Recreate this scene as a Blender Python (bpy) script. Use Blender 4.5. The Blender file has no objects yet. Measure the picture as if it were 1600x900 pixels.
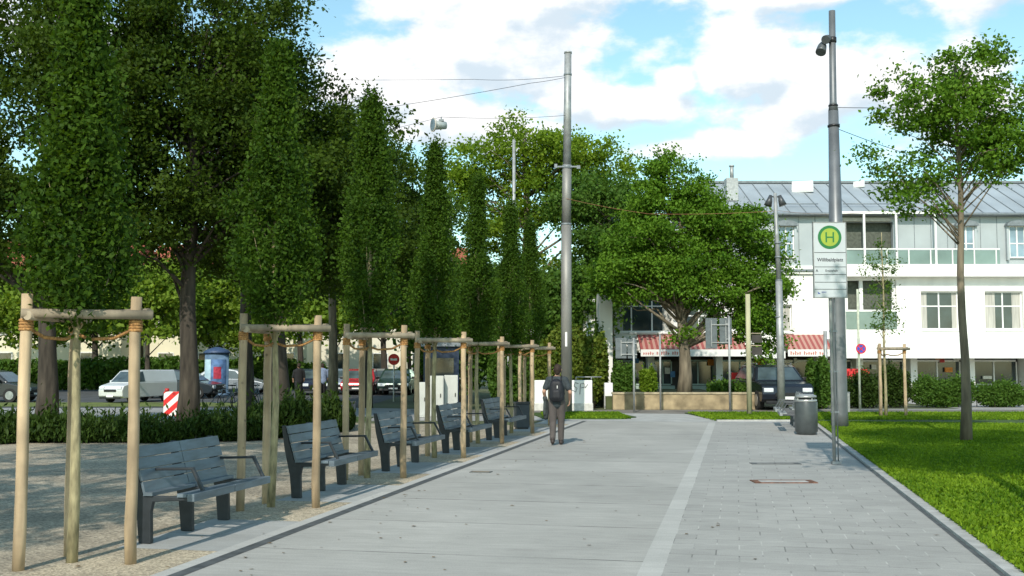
import bpy, bmesh, math, random
import numpy as np
from mathutils import Vector, Matrix, Quaternion
PI = math.pi
scene = bpy.context.scene
C = scene.collection
random.seed(7)
# ------------------------------------------------------------------ camera
F = 1700.0
PITCH = math.atan(118 / F)
cam_d = bpy.data.cameras.new('camera'); cam = bpy.data.objects.new('camera', cam_d); C.objects.link(cam)
cam_d.sensor_width = 36; cam_d.lens = F / 1600 * 36; cam_d.clip_start = 0.1; cam_d.clip_end = 3000
cam.location = (0, 0, 1.75); cam.rotation_euler = (PI / 2 + PITCH, 0, 0)
scene.camera = cam
scene.render.engine = 'CYCLES'
scene.view_settings.view_transform = 'Standard'; scene.view_settings.look = 'None'
scene.view_settings.gamma = 1; scene.view_settings.use_curve_mapping = False
scene.view_settings.exposure = 0.3
scene.cycles.max_bounces = 6; scene.cycles.transparent_max_bounces = 6
# ------------------------------------------------------------------ sun and sky
SUN_AZ = math.radians(13); SUN_EL = math.radians(38)
sun_d = bpy.data.lights.new('sun', 'SUN'); sun_d.energy = 3.35; sun_d.angle = math.radians(0.53); sun_d.color = (1.0, 0.93, 0.82)
sun = bpy.data.objects.new('sun', sun_d); C.objects.link(sun)
L = Vector((math.sin(SUN_AZ) * math.cos(SUN_EL), math.cos(SUN_AZ) * math.cos(SUN_EL), -math.sin(SUN_EL)))
sun.rotation_euler = L.to_track_quat('-Z', 'Y').to_euler(); sun.location = (0, 0, 40)

world = bpy.data.worlds.new('World'); scene.world = world; world.use_nodes = True
wt = world.node_tree; wt.nodes.clear()
def wn(t, **k):
    n = wt.nodes.new(t)
    for a, b in k.items(): setattr(n, a, b)
    return n
def wm(op, a, b=None, clamp=False):
    n = wn('ShaderNodeMath', operation=op, use_clamp=clamp)
    for i, v in enumerate((a, b)):
        if v is None: continue
        if isinstance(v, (int, float)): n.inputs[i].default_value = v
        else: wt.links.new(v, n.inputs[i])
    return n.outputs[0]
sky = wn('ShaderNodeTexSky', sky_type='NISHITA', sun_disc=False)
sky.sun_elevation = SUN_EL; sky.sun_rotation = math.radians(180) + SUN_AZ
sky.air_density = 1.0; sky.dust_density = 0.6; sky.ozone_density = 1.6
tc = wn('ShaderNodeTexCoord')
sep = wn('ShaderNodeSeparateXYZ'); wt.links.new(tc.outputs['Generated'], sep.inputs[0])
az = wm('ARCTAN2', sep.outputs[0], sep.outputs[1]); el = wm('ARCSINE', sep.outputs[2])
comb = wn('ShaderNodeCombineXYZ'); wt.links.new(az, comb.inputs[0]); wt.links.new(el, comb.inputs[1])
def P2A(px, py): return (math.atan((px - 800) / F), math.asin(min(1, (568 - py) / F * math.cos(math.atan((px - 800) / F)))))
clouds = [(820, 120, 260, 110, .6), (700, 30, 120, 120, 1.0), (590, 140, 110, 80, 1.0), (760, 60, 230, 150, 1.1), (700, 190, 260, 70, .8), (860, 10, 260, 60, .9),
          (900, 150, 60, 60, .8), (980, 170, 130, 46, 1.0), (1055, 135, 45, 32, .8), (1180, 110, 100, 90, 1.1), (1290, 130, 170, 80, 1.1), (1240, 170, 140, 60, .9),
          (1230, 5, 170, 34, .9), (1480, 160, 160, 90, .8), (1560, -20, 160, 60, .8), (1060, 235, 90, 18, .45), (1150, 225, 90, 30, .5),
          (60, 60, 120, 50, .5), (800, -300, 500, 120, .8), (-300, 0, 300, 200, .8)]
def density(vec_out):
    acc = None
    for cx, cy, rx, ry, w in clouds:
        a, e = P2A(cx, cy)
        vm = wn('ShaderNodeVectorMath', operation='SUBTRACT'); wt.links.new(vec_out, vm.inputs[0]); vm.inputs[1].default_value = (a, e, 0)
        v2 = wn('ShaderNodeVectorMath', operation='MULTIPLY'); wt.links.new(vm.outputs[0], v2.inputs[0]); v2.inputs[1].default_value = (F / rx, F / ry, 0)
        ln = wn('ShaderNodeVectorMath', operation='LENGTH'); wt.links.new(v2.outputs[0], ln.inputs[0])
        val = wm('MULTIPLY', wm('SUBTRACT', 0.95, ln.outputs['Value']), w)
        if acc is None: acc = val
        else:
            m = wn('ShaderNodeMath', operation='SMOOTH_MAX'); m.inputs[2].default_value = 0.12
            wt.links.new(acc, m.inputs[0]); wt.links.new(val, m.inputs[1]); acc = m.outputs[0]
    acc = wm('MAXIMUM', acc, -0.35)
    acc = wm('MINIMUM', acc, 0.75)
    nz = wn('ShaderNodeTexNoise', noise_dimensions='3D'); nz.inputs['Scale'].default_value = 14; nz.inputs['Detail'].default_value = 9; nz.inputs['Roughness'].default_value = 0.56
    sc_ = wn('ShaderNodeVectorMath', operation='MULTIPLY'); wt.links.new(vec_out, sc_.inputs[0]); sc_.inputs[1].default_value = (1, 1.7, 1)
    wt.links.new(sc_.outputs[0], nz.inputs['Vector'])
    return wm('ADD', acc, wm('MULTIPLY', wm('SUBTRACT', nz.outputs['Fac'], 0.5), 1.9))
d0 = density(comb.outputs[0])
up = wn('ShaderNodeVectorMath', operation='ADD'); wt.links.new(comb.outputs[0], up.inputs[0]); up.inputs[1].default_value = (-0.012, 0.02, 0)
d1 = density(up.outputs[0])
mask = wn('ShaderNodeMapRange', interpolation_type='SMOOTHSTEP'); wt.links.new(d0, mask.inputs[0])
mask.inputs['From Min'].default_value = -0.08; mask.inputs['From Max'].default_value = 0.36
# sunny side: less cloud lies above; shaded base: much lies above
sh = wn('ShaderNodeMapRange', interpolation_type='SMOOTHSTEP'); wt.links.new(wm('ADD', wm('SUBTRACT', d1, d0), wm('MULTIPLY', d1, 0.32)), sh.inputs[0])
sh.inputs['From Min'].default_value = -0.05; sh.inputs['From Max'].default_value = 0.72
ccol = wn('ShaderNodeMixRGB'); ccol.inputs[1].default_value = (6.3, 6.3, 6.3, 1); ccol.inputs[2].default_value = (3.9, 4.55, 5.1, 1)
wt.links.new(sh.outputs[0], ccol.inputs[0])
mixc = wn('ShaderNodeMixRGB'); wt.links.new(mask.outputs[0], mixc.inputs[0])
tint = wn('ShaderNodeMixRGB', blend_type='MULTIPLY'); tint.inputs[0].default_value = 1; tint.inputs[2].default_value = (1.12, 1.30, 1.08, 1)
wt.links.new(sky.outputs[0], tint.inputs[1])
wt.links.new(tint.outputs[0], mixc.inputs[1]); wt.links.new(ccol.outputs[0], mixc.inputs[2])
bg = wn('ShaderNodeBackground'); bg.inputs[1].default_value = 0.15
wt.links.new(mixc.outputs[0], bg.inputs[0])
wo = wn('ShaderNodeOutputWorld'); wt.links.new(bg.outputs[0], wo.inputs[0])
world.cycles.sampling_method = 'MANUAL'; world.cycles.sample_map_resolution = 512

# ------------------------------------------------------------------ helpers
TH = math.atan(0.206); ca, sa = math.cos(TH), math.sin(TH)     # the walk's direction
def st(s, t, z=0.0):                                             # walk frame -> world
    return Vector((s * ca + t * sa, -s * sa + t * ca, z))
def X(px, D): return (px - 800) / F * D                            # lateral metres at a distance
def Z(py, D): return 1.75 + (568 - py) / F * D                     # height at a distance

MATS = {}
def mat(name, col, rough=0.7, metal=0.0, noise=0.12, scale=8.0, spec=0.4, bump=0.0, col2=None, detail=5, trans=0.0, stretch=None, tone=0, knots=False):
    if name in MATS: return MATS[name]
    m = bpy.data.materials.new(name); m.use_nodes = True; nt = m.node_tree; b = nt.nodes['Principled BSDF']
    b.inputs['Roughness'].default_value = rough; b.inputs['Metallic'].default_value = metal; b.inputs['Specular IOR Level'].default_value = spec
    tcn = nt.nodes.new('ShaderNodeTexCoord'); nz = nt.nodes.new('ShaderNodeTexNoise')
    nz.inputs['Scale'].default_value = scale; nz.inputs['Detail'].default_value = detail
    if stretch:
        mp = nt.nodes.new('ShaderNodeMapping'); mp.inputs['Scale'].default_value = stretch
        nt.links.new(tcn.outputs['Object'], mp.inputs[0]); nt.links.new(mp.outputs[0], nz.inputs['Vector'])
    else: nt.links.new(tcn.outputs['Object'], nz.inputs['Vector'])
    rp = nt.nodes.new('ShaderNodeValToRGB')
    a = [max(0, c * (1 - noise * 1.6)) for c in col]; d = col2 if col2 else [min(1, c * (1 + noise * 1.6)) for c in col]
    rp.color_ramp.elements[0].position = 0.3; rp.color_ramp.elements[1].position = 0.7
    rp.color_ramp.elements[0].color = (*a, 1) if not col2 else (*col, 1); rp.color_ramp.elements[1].color = (*d, 1)
    nt.links.new(nz.outputs['Fac'], rp.inputs[0])
    if tone:
        oi = nt.nodes.new('ShaderNodeObjectInfo'); m1_ = nt.nodes.new('ShaderNodeMapRange'); m1_.inputs['To Min'].default_value = 1 - tone; m1_.inputs['To Max'].default_value = 1 + tone * .6; nt.links.new(oi.outputs['Random'], m1_.inputs[0])
        mpp = nt.nodes.new('ShaderNodeMapping'); nt.links.new(tcn.outputs['Object'], mpp.inputs[0]); nt.links.new(oi.outputs['Random'], mpp.inputs['Location'])
        n2 = nt.nodes.new('ShaderNodeTexNoise'); n2.inputs['Scale'].default_value = 2.6; n2.inputs['Detail'].default_value = 6; nt.links.new(mpp.outputs[0], n2.inputs['Vector'])
        m2_ = nt.nodes.new('ShaderNodeMapRange'); m2_.inputs['From Min'].default_value = .35; m2_.inputs['From Max'].default_value = .65; m2_.inputs['To Min'].default_value = 1 - tone * 1.3; m2_.inputs['To Max'].default_value = 1.1; nt.links.new(n2.outputs['Fac'], m2_.inputs[0])
        vo = nt.nodes.new('ShaderNodeTexVoronoi'); vo.inputs['Scale'].default_value = 5.5; nt.links.new(mpp.outputs[0], vo.inputs['Vector'])
        m3_ = nt.nodes.new('ShaderNodeMapRange'); m3_.inputs['From Min'].default_value = .05; m3_.inputs['From Max'].default_value = .13; m3_.inputs['To Min'].default_value = .45 if knots else 1; m3_.inputs['To Max'].default_value = 1; nt.links.new(vo.outputs['Distance'], m3_.inputs[0])
        k1 = nt.nodes.new('ShaderNodeMath'); k1.operation = 'MULTIPLY'; nt.links.new(m1_.outputs[0], k1.inputs[0]); nt.links.new(m2_.outputs[0], k1.inputs[1])
        k2 = nt.nodes.new('ShaderNodeMath'); k2.operation = 'MULTIPLY'; nt.links.new(k1.outputs[0], k2.inputs[0]); nt.links.new(m3_.outputs[0], k2.inputs[1])
        mm = nt.nodes.new('ShaderNodeMixRGB'); mm.blend_type = 'MULTIPLY'; mm.inputs[0].default_value = 1; nt.links.new(rp.outputs[0], mm.inputs[1]); nt.links.new(k2.outputs[0], mm.inputs[2]); nt.links.new(mm.outputs[0], b.inputs['Base Color'])
    else: nt.links.new(rp.outputs[0], b.inputs['Base Color'])
    if bump > 0:
        bp = nt.nodes.new('ShaderNodeBump'); bp.inputs['Strength'].default_value = bump; bp.inputs['Distance'].default_value = 0.02
        nt.links.new(nz.outputs['Fac'], bp.inputs['Height']); nt.links.new(bp.outputs[0], b.inputs['Normal'])
    MATS[name] = m
    return m
def leafmat(name, c1, c2, trans=0.35):
    m = bpy.data.materials.new(name); m.use_nodes = True; nt = m.node_tree; b = nt.nodes['Principled BSDF']
    b.inputs['Roughness'].default_value = 0.6; b.inputs['Specular IOR Level'].default_value = 0.15
    at = nt.nodes.new('ShaderNodeAttribute'); at.attribute_name = 'leaf'
    rp = nt.nodes.new('ShaderNodeValToRGB'); rp.color_ramp.elements[0].color = (*c1, 1); rp.color_ramp.elements[1].color = (*c2, 1)
    nt.links.new(at.outputs['Fac'], rp.inputs[0]); nt.links.new(rp.outputs[0], b.inputs['Base Color'])
    tr = nt.nodes.new('ShaderNodeBsdfTranslucent'); mx = nt.nodes.new('ShaderNodeMixShader'); mx.inputs[0].default_value = trans
    g = nt.nodes.new('ShaderNodeMixRGB'); g.blend_type = 'MULTIPLY'; g.inputs[0].default_value = 1; g.inputs[2].default_value = (1.5, 1.35, 0.5, 1)
    nt.links.new(rp.outputs[0], g.inputs[1]); nt.links.new(g.outputs[0], tr.inputs[0])
    out = nt.nodes['Material Output']; nt.links.new(b.outputs[0], mx.inputs[1]); nt.links.new(tr.outputs[0], mx.inputs[2]); nt.links.new(mx.outputs[0], out.inputs[0])
    MATS[name] = m
    return m

def tag(o, label=None, cat=None, group=None, kind=None):
    if label: o['label'] = label
    if cat: o['category'] = cat
    if group: o['group'] = group
    if kind: o['kind'] = kind
    return o
def empty(name, loc, rz=0, label=None, cat=None, group=None):
    o = bpy.data.objects.new(name, None); C.objects.link(o); o.location = loc; o.rotation_euler = (0, 0, rz)
    o.empty_display_size = 0.2
    return tag(o, label, cat, group)
def copy_tree(o, parent=None, label=None):
    c = o.copy(); C.objects.link(c); c.parent = parent
    if label: c['label'] = label
    for ch in [x for x in bpy.data.objects if x.parent == o]: copy_tree(ch, c)
    return c

class MB:
    def __init__(s): s.bm = bmesh.new()
    def box(s, c, d, rot=None, taper=None):
        c = Vector(c); hx, hy, hz = d[0] / 2, d[1] / 2, d[2] / 2
        vs = []
        for x in (-1, 1):
            for y in (-1, 1):
                for z in (-1, 1):
                    k = taper if (taper and z > 0) else 1
                    v = Vector((x * hx * k, y * hy * k, z * hz))
                    if rot: v = rot @ v
                    vs.append(s.bm.verts.new(c + v))
        for q in ((0, 1, 3, 2), (4, 6, 7, 5), (0, 4, 5, 1), (2, 3, 7, 6), (0, 2, 6, 4), (1, 5, 7, 3)):
            s.bm.faces.new([vs[i] for i in q])
        return s
    def bar(s, a, b, w, h):                                       # rectangular bar, w horizontal, h the other way
        a, b = Vector(a), Vector(b); d = b - a
        q = d.to_track_quat('X', 'Z').to_matrix()
        return s.box((a + b) / 2, (d.length, w, h), q)
    def tube(s, pts, r, n=8, cap=True):
        pts = [Vector(p) for p in pts]; rings = []
        rr = r if isinstance(r, (list, tuple)) else [r] * len(pts)
        prev = None
        for i, p in enumerate(pts):
            d = (pts[min(i + 1, len(pts) - 1)] - pts[max(i - 1, 0)]).normalized()
            if prev is None:
                u = d.orthogonal().normalized()
            else:
                u = (prev - d * prev.dot(d)); u = u.normalized() if u.length > 1e-6 else d.orthogonal().normalized()
            prev = u; w = d.cross(u)
            rings.append([s.bm.verts.new(p + (u * math.cos(2 * PI * k / n) + w * math.sin(2 * PI * k / n)) * rr[i]) for k in range(n)])
        for i in range(len(rings) - 1):
            for k in range(n):
                f = s.bm.faces.new((rings[i][k], rings[i][(k + 1) % n], rings[i + 1][(k + 1) % n], rings[i + 1][k])); f.smooth = True
        if cap:
            s.bm.faces.new(rings[0][::-1]); s.bm.faces.new(rings[-1])
        return s
    def lathe(s, prof, n=24, c=(0, 0, 0), sq=1.0):
        c = Vector(c); rings = []
        for r, z in prof:
            rings.append([s.bm.verts.new(c + Vector((r * math.cos(2 * PI * k / n), r * sq * math.sin(2 * PI * k / n), z))) for k in range(n)])
        for i in range(len(rings) - 1):
            for k in range(n):
                f = s.bm.faces.new((rings[i][k], rings[i][(k + 1) % n], rings[i + 1][(k + 1) % n], rings[i + 1][k])); f.smooth = True
        s.bm.faces.new(rings[0][::-1]); s.bm.faces.new(rings[-1])
        return s
    def prism(s, poly, a, b, fn):                                 # poly of 2D points, extruded between a and b; fn(u, v, w) -> 3D
        A = [s.bm.verts.new(fn(u, v, a)) for u, v in poly]; B = [s.bm.verts.new(fn(u, v, b)) for u, v in poly]
        n = len(poly)
        for i in range(n): s.bm.faces.new((A[i], A[(i + 1) % n], B[(i + 1) % n], B[i]))
        s.bm.faces.new(A[::-1]); s.bm.faces.new(B)
        return s
    def quad(s, *p):
        s.bm.faces.new([s.bm.verts.new(Vector(q)) for q in p]); return s
    def build(s, name, m, parent=None, bevel=0, loc=None, rz=0, segs=2):
        bmesh.ops.recalc_face_normals(s.bm, faces=s.bm.faces)
        me = bpy.data.meshes.new(name); s.bm.to_mesh(me); s.bm.free()
        me.materials.append(m)
        o = bpy.data.objects.new(name, me); C.objects.link(o); o.parent = parent
        if loc is not None: o.location = loc
        o.rotation_euler[2] = rz
        if bevel:
            md = o.modifiers.new('bevel', 'BEVEL'); md.width = bevel; md.segments = segs; md.limit_method = 'ANGLE'; md.angle_limit = math.radians(40)
        return o

def sheet(name, poly, z, m, rz=0, sub=None):
    b = MB(); b.bm.faces.new([b.bm.verts.new(Vector((x, y, 0))) for x, y in poly])
    bmesh.ops.recalc_face_normals(b.bm, faces=b.bm.faces)
    for f in b.bm.faces:
        if f.normal.z < 0: f.normal_flip()
    me = bpy.data.meshes.new(name); b.bm.to_mesh(me); b.bm.free(); me.materials.append(m)
    o = bpy.data.objects.new(name, me); C.objects.link(o); o.location = (0, 0, z); o.rotation_euler[2] = rz
    return tag(o, kind='structure')

# ------------------------------------------------------------------ foliage
rng = np.random.default_rng(11)
def leaf_object(name, centres, size, m, parent=None, up=0.3, elong=1.5, clump_var=None, loc=None, blades=False):
    n = len(centres); c = np.asarray(centres, float)
    nrm = rng.normal(size=(n, 3)); nrm[:, 2] += up; nrm /= np.linalg.norm(nrm, axis=1)[:, None]
    t = rng.normal(size=(n, 3))
    if blades: t = rng.normal(size=(n, 3)) * 0.35; t[:, 2] += 1
    t -= nrm * (t * nrm).sum(1)[:, None]; t /= np.linalg.norm(t, axis=1)[:, None]
    w = np.cross(nrm, t)
    sz = size * rng.uniform(0.65, 1.35, n)[:, None]
    a = c - t * sz * elong / 2; b = c + w * sz / 2 + nrm * sz * 0.1; d = c + t * sz * elong / 2; e = c - w * sz / 2 + nrm * sz * 0.1
    co = np.stack([a, b, d, e], 1).reshape(-1, 3)
    me = bpy.data.meshes.new(name); me.vertices.add(4 * n); me.loops.add(4 * n); me.polygons.add(n)
    me.vertices.foreach_set('co', co.astype(np.float32).ravel())
    me.loops.foreach_set('vertex_index', np.arange(4 * n, dtype=np.int32))
    me.polygons.foreach_set('loop_start', np.arange(0, 4 * n, 4, dtype=np.int32))
    me.polygons.foreach_set('loop_total', np.full(n, 4, dtype=np.int32))
    at = me.attributes.new('leaf', 'FLOAT', 'FACE')
    v = rng.uniform(0, 1, n) * 0.55 + (clump_var if clump_var is not None else rng.uniform(0, 1, n)) * 0.45
    at.data.foreach_set('value', v.astype(np.float32))
    me.update(); me.validate(); me.materials.append(m)
    o = bpy.data.objects.new(name, me); C.objects.link(o); o.parent = parent
    if loc is not None: o.location = loc
    return o
def rand_in_lobe(l, k=None, shell=0.5):
    v = rng.normal(size=3); v /= np.linalg.norm(v); r = rng.uniform(shell ** 3, 1) ** (1 / 3)
    return np.array(l[:3]) + v * r * np.array(l[3:6])
def tree(name, loc, trunk_top, trunk_r, lobes, nclump, per, crad, lsize, leafm, barkm, label, cat='tree', group=None, limbs=40, shell=0.45, lean=(0, 0), fork=None, twigs=0, limb_r=0.3):
    """lobes are relative to the tree's foot: (x, y, z, rx, ry, rz)"""
    root = empty(name, loc, 0, label, cat, group)
    vol = np.array([l[3] * l[4] * l[5] for l in lobes]) ** 0.8; vol /= vol.sum()
    cc = [rand_in_lobe(lobes[rng.choice(len(lobes), p=vol)], shell=shell) for _ in range(nclump)]
    cc = np.array(cc)
    k = rng.integers(int(per * 0.5), int(per * 1.5), nclump)
    cid = np.repeat(np.arange(nclump), k)
    rad = crad * rng.uniform(0.6, 1.3, nclump)
    off = rng.normal(size=(len(cid), 3)) * np.array([1, 1, 0.6]) * rad[cid][:, None] * 0.55
    pts = cc[cid] + off
    cv = rng.uniform(0, 1, nclump)[cid]
    leaf_object('crown', pts, lsize, leafm, root, clump_var=cv)
    tm = MB(); z1 = trunk_top; n = 9
    path = [Vector((lean[0] * i / n + math.sin(i * 1.3) * trunk_r * 0.25, lean[1] * i / n + math.cos(i * 1.7) * trunk_r * 0.2, -0.05 + z1 * i / n)) for i in range(n + 1)]
    rs = [trunk_r * (1.35 if i == 0 else 1.06 if i == 1 else 1 - 0.72 * (i / n) ** 1.3) for i in range(n + 1)]
    tm.tube(path, rs, 12)
    zb = fork if fork else lobes[0][2] - lobes[0][5] * 0.8
    zlow = min(l[2] - l[5] for l in lobes) if not fork else fork
    idx = rng.choice(nclump, min(limbs, nclump), replace=False)
    for i in idx:
        e = Vector(cc[i]); hz = max(zlow * 0.8, min(z1 * 0.97, e.z - (0.25 + 0.5 * rng.random()) * math.hypot(e.x, e.y) - 0.3))
        f = hz / z1 * n; j = min(n - 1, int(f)); s = path[j].lerp(path[j + 1], f - j)
        rj = rs[j] * limb_r
        mid = s.lerp(e, 0.5) + Vector((0, 0, 0.12 * (e - s).length)) + Vector(rng.normal(size=3) * 0.06 * (e - s).length)
        tm.tube([s, s.lerp(mid, 0.55), mid, mid.lerp(e, 0.5) + Vector(rng.normal(size=3) * 0.05 * (e - s).length), e], [rj, rj * 0.75, rj * 0.5, rj * 0.3, rj * 0.12], 6)
    tm.build('trunk', barkm, root)
    return root
# ------------------------------------------------------------------ materials of the ground
def pavemat(name, base, bw, rh, mortar, offset=0.5, joint=0.55, var=0.07, rough=0.75, stain=0.12, jit=(1.0, 1.0, 1.0), mlight=False):
    m = bpy.data.materials.new(name); m.use_nodes = True; nt = m.node_tree; b = nt.nodes['Principled BSDF']; b.inputs['Roughness'].default_value = rough
    b.inputs['Specular IOR Level'].default_value = 0.3
    tcn = nt.nodes.new('ShaderNodeTexCoord'); br = nt.nodes.new('ShaderNodeTexBrick'); nt.links.new(tcn.outputs['Object'], br.inputs['Vector'])
    br.inputs['Scale'].default_value = 1; br.inputs['Brick Width'].default_value = bw; br.inputs['Row Height'].default_value = rh
    br.inputs['Mortar Size'].default_value = mortar; br.inputs['Mortar Smooth'].default_value = 0.3; br.offset = offset
    br.inputs['Color1'].default_value = (*[c * (1 - var) for c in base], 1); br.inputs['Color2'].default_value = (*[c * (1 + var) for c in base], 1)
    jn = nt.nodes.new('ShaderNodeTexNoise'); jn.inputs['Scale'].default_value = 2.3; jn.inputs['Detail'].default_value = 4; nt.links.new(tcn.outputs['Object'], jn.inputs['Vector'])
    jr = nt.nodes.new('ShaderNodeValToRGB'); jr.color_ramp.elements[0].position = 0.42; jr.color_ramp.elements[1].position = 0.6
    jr.color_ramp.elements[0].color = (*[c * joint for c in base], 1); jr.color_ramp.elements[1].color = (*[c * (1.35 if mlight else 0.8) for c in base], 1)
    nt.links.new(jn.outputs['Fac'], jr.inputs[0]); nt.links.new(jr.outputs[0], br.inputs['Mortar'])
    mul = br.outputs['Color']
    for sc, lo, hi, st_ in ((0.35, 1 - stain, 1 + stain, (1, 0.6, 1)), (5.0, 1 - stain * 0.6, 1 + stain * 0.6, (0.35, 2.4, 1)), (70, 0.88, 1.12, (1, 1, 1)), (1.4, 0.93, 1.05, (1, 1.4, 1)), (16, 0.95, 1.05, (0.5, 1.6, 1))):
        mp = nt.nodes.new('ShaderNodeMapping'); mp.inputs['Scale'].default_value = st_; nt.links.new(tcn.outputs['Object'], mp.inputs[0])
        nz = nt.nodes.new('ShaderNodeTexNoise'); nz.inputs['Scale'].default_value = sc; nz.inputs['Detail'].default_value = 6; nt.links.new(mp.outputs[0], nz.inputs['Vector'])
        mr = nt.nodes.new('ShaderNodeMapRange'); mr.inputs['From Min'].default_value = 0.3; mr.inputs['From Max'].default_value = 0.7; mr.inputs['To Min'].default_value = lo; mr.inputs['To Max'].default_value = hi
        nt.links.new(nz.outputs['Fac'], mr.inputs[0])
        mx = nt.nodes.new('ShaderNodeMixRGB'); mx.blend_type = 'MULTIPLY'; mx.inputs[0].default_value = 1; nt.links.new(mul, mx.inputs[1]); nt.links.new(mr.outputs[0], mx.inputs[2]); mul = mx.outputs[0]
    for vs_, th, dk in ((1.9, .028, .72), (3.7, .018, .68), (.55, .16, .93)):
        vo = nt.nodes.new('ShaderNodeTexVoronoi'); vo.inputs['Scale'].default_value = vs_; nt.links.new(tcn.outputs['Object'], vo.inputs['Vector'])
        mr = nt.nodes.new('ShaderNodeMapRange'); mr.inputs['From Min'].default_value = th * .6; mr.inputs['From Max'].default_value = th * (1.3 if th < .1 else 2); mr.inputs['To Min'].default_value = dk; mr.inputs['To Max'].default_value = 1
        nt.links.new(vo.outputs['Distance'], mr.inputs[0])
        mx = nt.nodes.new('ShaderNodeMixRGB'); mx.blend_type = 'MULTIPLY'; mx.inputs[0].default_value = 1; nt.links.new(mul, mx.inputs[1]); nt.links.new(mr.outputs[0], mx.inputs[2]); mul = mx.outputs[0]
    nt.links.new(mul, b.inputs['Base Color'])
    bp = nt.nodes.new('ShaderNodeBump'); bp.inputs['Strength'].default_value = 0.35; bp.inputs['Distance'].default_value = 0.01; bp.invert = True
    nt.links.new(br.outputs['Fac'], bp.inputs['Height']); nt.links.new(bp.outputs[0], b.inputs['Normal'])
    MATS[name] = m
    return m
asph = mat('asphalt', (0.075, 0.077, 0.08), 0.85, noise=0.25, scale=1.2, detail=10)
roadlight = mat('worn_light_asphalt', (0.30, 0.30, 0.295), 0.85, noise=0.12, scale=1.0, detail=10)
slabm = pavemat('path_slabs', (0.378, 0.370, 0.345), 60.0, 1.95, 0.016, 0, 0.3, 0.035, stain=0.14)
paverm = pavemat('small_pavers', (0.362, 0.356, 0.335), 0.42, 0.30, 0.008, 0.5, 0.55, 0.06, stain=0.08, mlight=True)
bandm = pavemat('light_band', (0.45, 0.445, 0.42), 60, 0.95, 0.008, 0, 0.7, 0.05, stain=0.07)
darkm = mat('drain_metal', (0.085, 0.092, 0.095), 0.6, noise=0.2, scale=6)
kerbm = mat('kerb_concrete', (0.40, 0.40, 0.385), 0.8, noise=0.12, scale=5, detail=8)
padm = pavemat('pad_slabs', (0.39, 0.39, 0.375), 1.3, 0.95, 0.008, 0, 0.6, 0.06, stain=0.12)
def gravelmat(name, base, sc=60, dirt=0.2):
    m = bpy.data.materials.new(name); m.use_nodes = True; nt = m.node_tree; b = nt.nodes['Principled BSDF']; b.inputs['Roughness'].default_value = 0.9
    tcn = nt.nodes.new('ShaderNodeTexCoord'); vo = nt.nodes.new('ShaderNodeTexVoronoi'); vo.inputs['Scale'].default_value = sc; nt.links.new(tcn.outputs['Object'], vo.inputs['Vector'])
    sp = nt.nodes.new('ShaderNodeSeparateColor'); nt.links.new(vo.outputs['Color'], sp.inputs[0])
    rp = nt.nodes.new('ShaderNodeValToRGB'); rp.color_ramp.elements[0].color = (*[c * 0.55 for c in base], 1); rp.color_ramp.elements[1].color = (*[c * 1.4 for c in base], 1)
    nt.links.new(sp.outputs[0], rp.inputs[0])
    nz = nt.nodes.new('ShaderNodeTexNoise'); nz.inputs['Scale'].default_value = 1.1; nz.inputs['Detail'].default_value = 7; nt.links.new(tcn.outputs['Object'], nz.inputs['Vector'])
    mr = nt.nodes.new('ShaderNodeMapRange'); mr.inputs['From Min'].default_value = 0.3; mr.inputs['From Max'].default_value = 0.7; mr.inputs['To Min'].default_value = 1 - dirt; mr.inputs['To Max'].default_value = 1 + dirt
    nt.links.new(nz.outputs['Fac'], mr.inputs[0])
    mx = nt.nodes.new('ShaderNodeMixRGB'); mx.blend_type = 'MULTIPLY'; mx.inputs[0].default_value = 1; nt.links.new(rp.outputs[0], mx.inputs[1]); nt.links.new(mr.outputs[0], mx.inputs[2])
    nt.links.new(mx.outputs[0], b.inputs['Base Color'])
    bp = nt.nodes.new('ShaderNodeBump'); bp.inputs['Strength'].default_value = 0.5; bp.inputs['Distance'].default_value = 0.01; nt.links.new(vo.outputs['Distance'], bp.inputs['Height']); nt.links.new(bp.outputs[0], b.inputs['Normal'])
    MATS[name] = m
    return m
gravm = gravelmat('tan_gravel', (0.40, 0.335, 0.24), 55)
sandm = gravelmat('bound_gravel', (0.34, 0.29, 0.215), 40, 0.28)
lawnm = mat('lawn_soil', (0.045, 0.085, 0.012), 0.9, noise=0.35, scale=2.5, detail=10)
medm = mat('dry_lawn', (0.12, 0.15, 0.03), 0.9, noise=0.3, scale=1.5, detail=10)
wood = mat('pale_pine_pole', (0.47, 0.35, 0.22), 0.75, tone=.22, knots=True, noise=0.22, scale=9, stretch=(1, 1, 0.12), bump=0.3, detail=8)
woodold = mat('weathered_pine', (0.34, 0.28, 0.20), 0.8, tone=.22, knots=True, noise=0.2, scale=9, stretch=(1, 1, 0.12), bump=0.3, detail=8)
ropem = mat('coir_rope', (0.36, 0.19, 0.07), 0.95, noise=0.3, scale=60)
bark = mat('dark_bark', (0.055, 0.045, 0.035), 0.95, noise=0.35, scale=7, stretch=(1, 1, 0.2), bump=0.8, detail=9)
barkg = mat('grey_bark', (0.17, 0.14, 0.10), 0.95, noise=0.3, scale=7, stretch=(1, 1, 0.2), bump=0.8, detail=9)
barky = mat('young_bark', (0.30, 0.26, 0.15), 0.85, noise=0.3, scale=20, stretch=(1, 1, 0.3), bump=0.4)
benchd = mat('anthracite_casting', (0.030, 0.036, 0.042), 0.45, tone=.2, noise=0.15, scale=10)
benchs = mat('sky_tinted_board', (0.125, 0.160, 0.190), 0.42, tone=.15, noise=0.14, scale=4, stretch=(1, 1, 6), spec=0.5)  # grey boards; the sky's reflection is put into their blue tint
benchg = mat('pale_grey_board', (0.26, 0.28, 0.28), 0.5, noise=0.1, scale=4)
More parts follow.
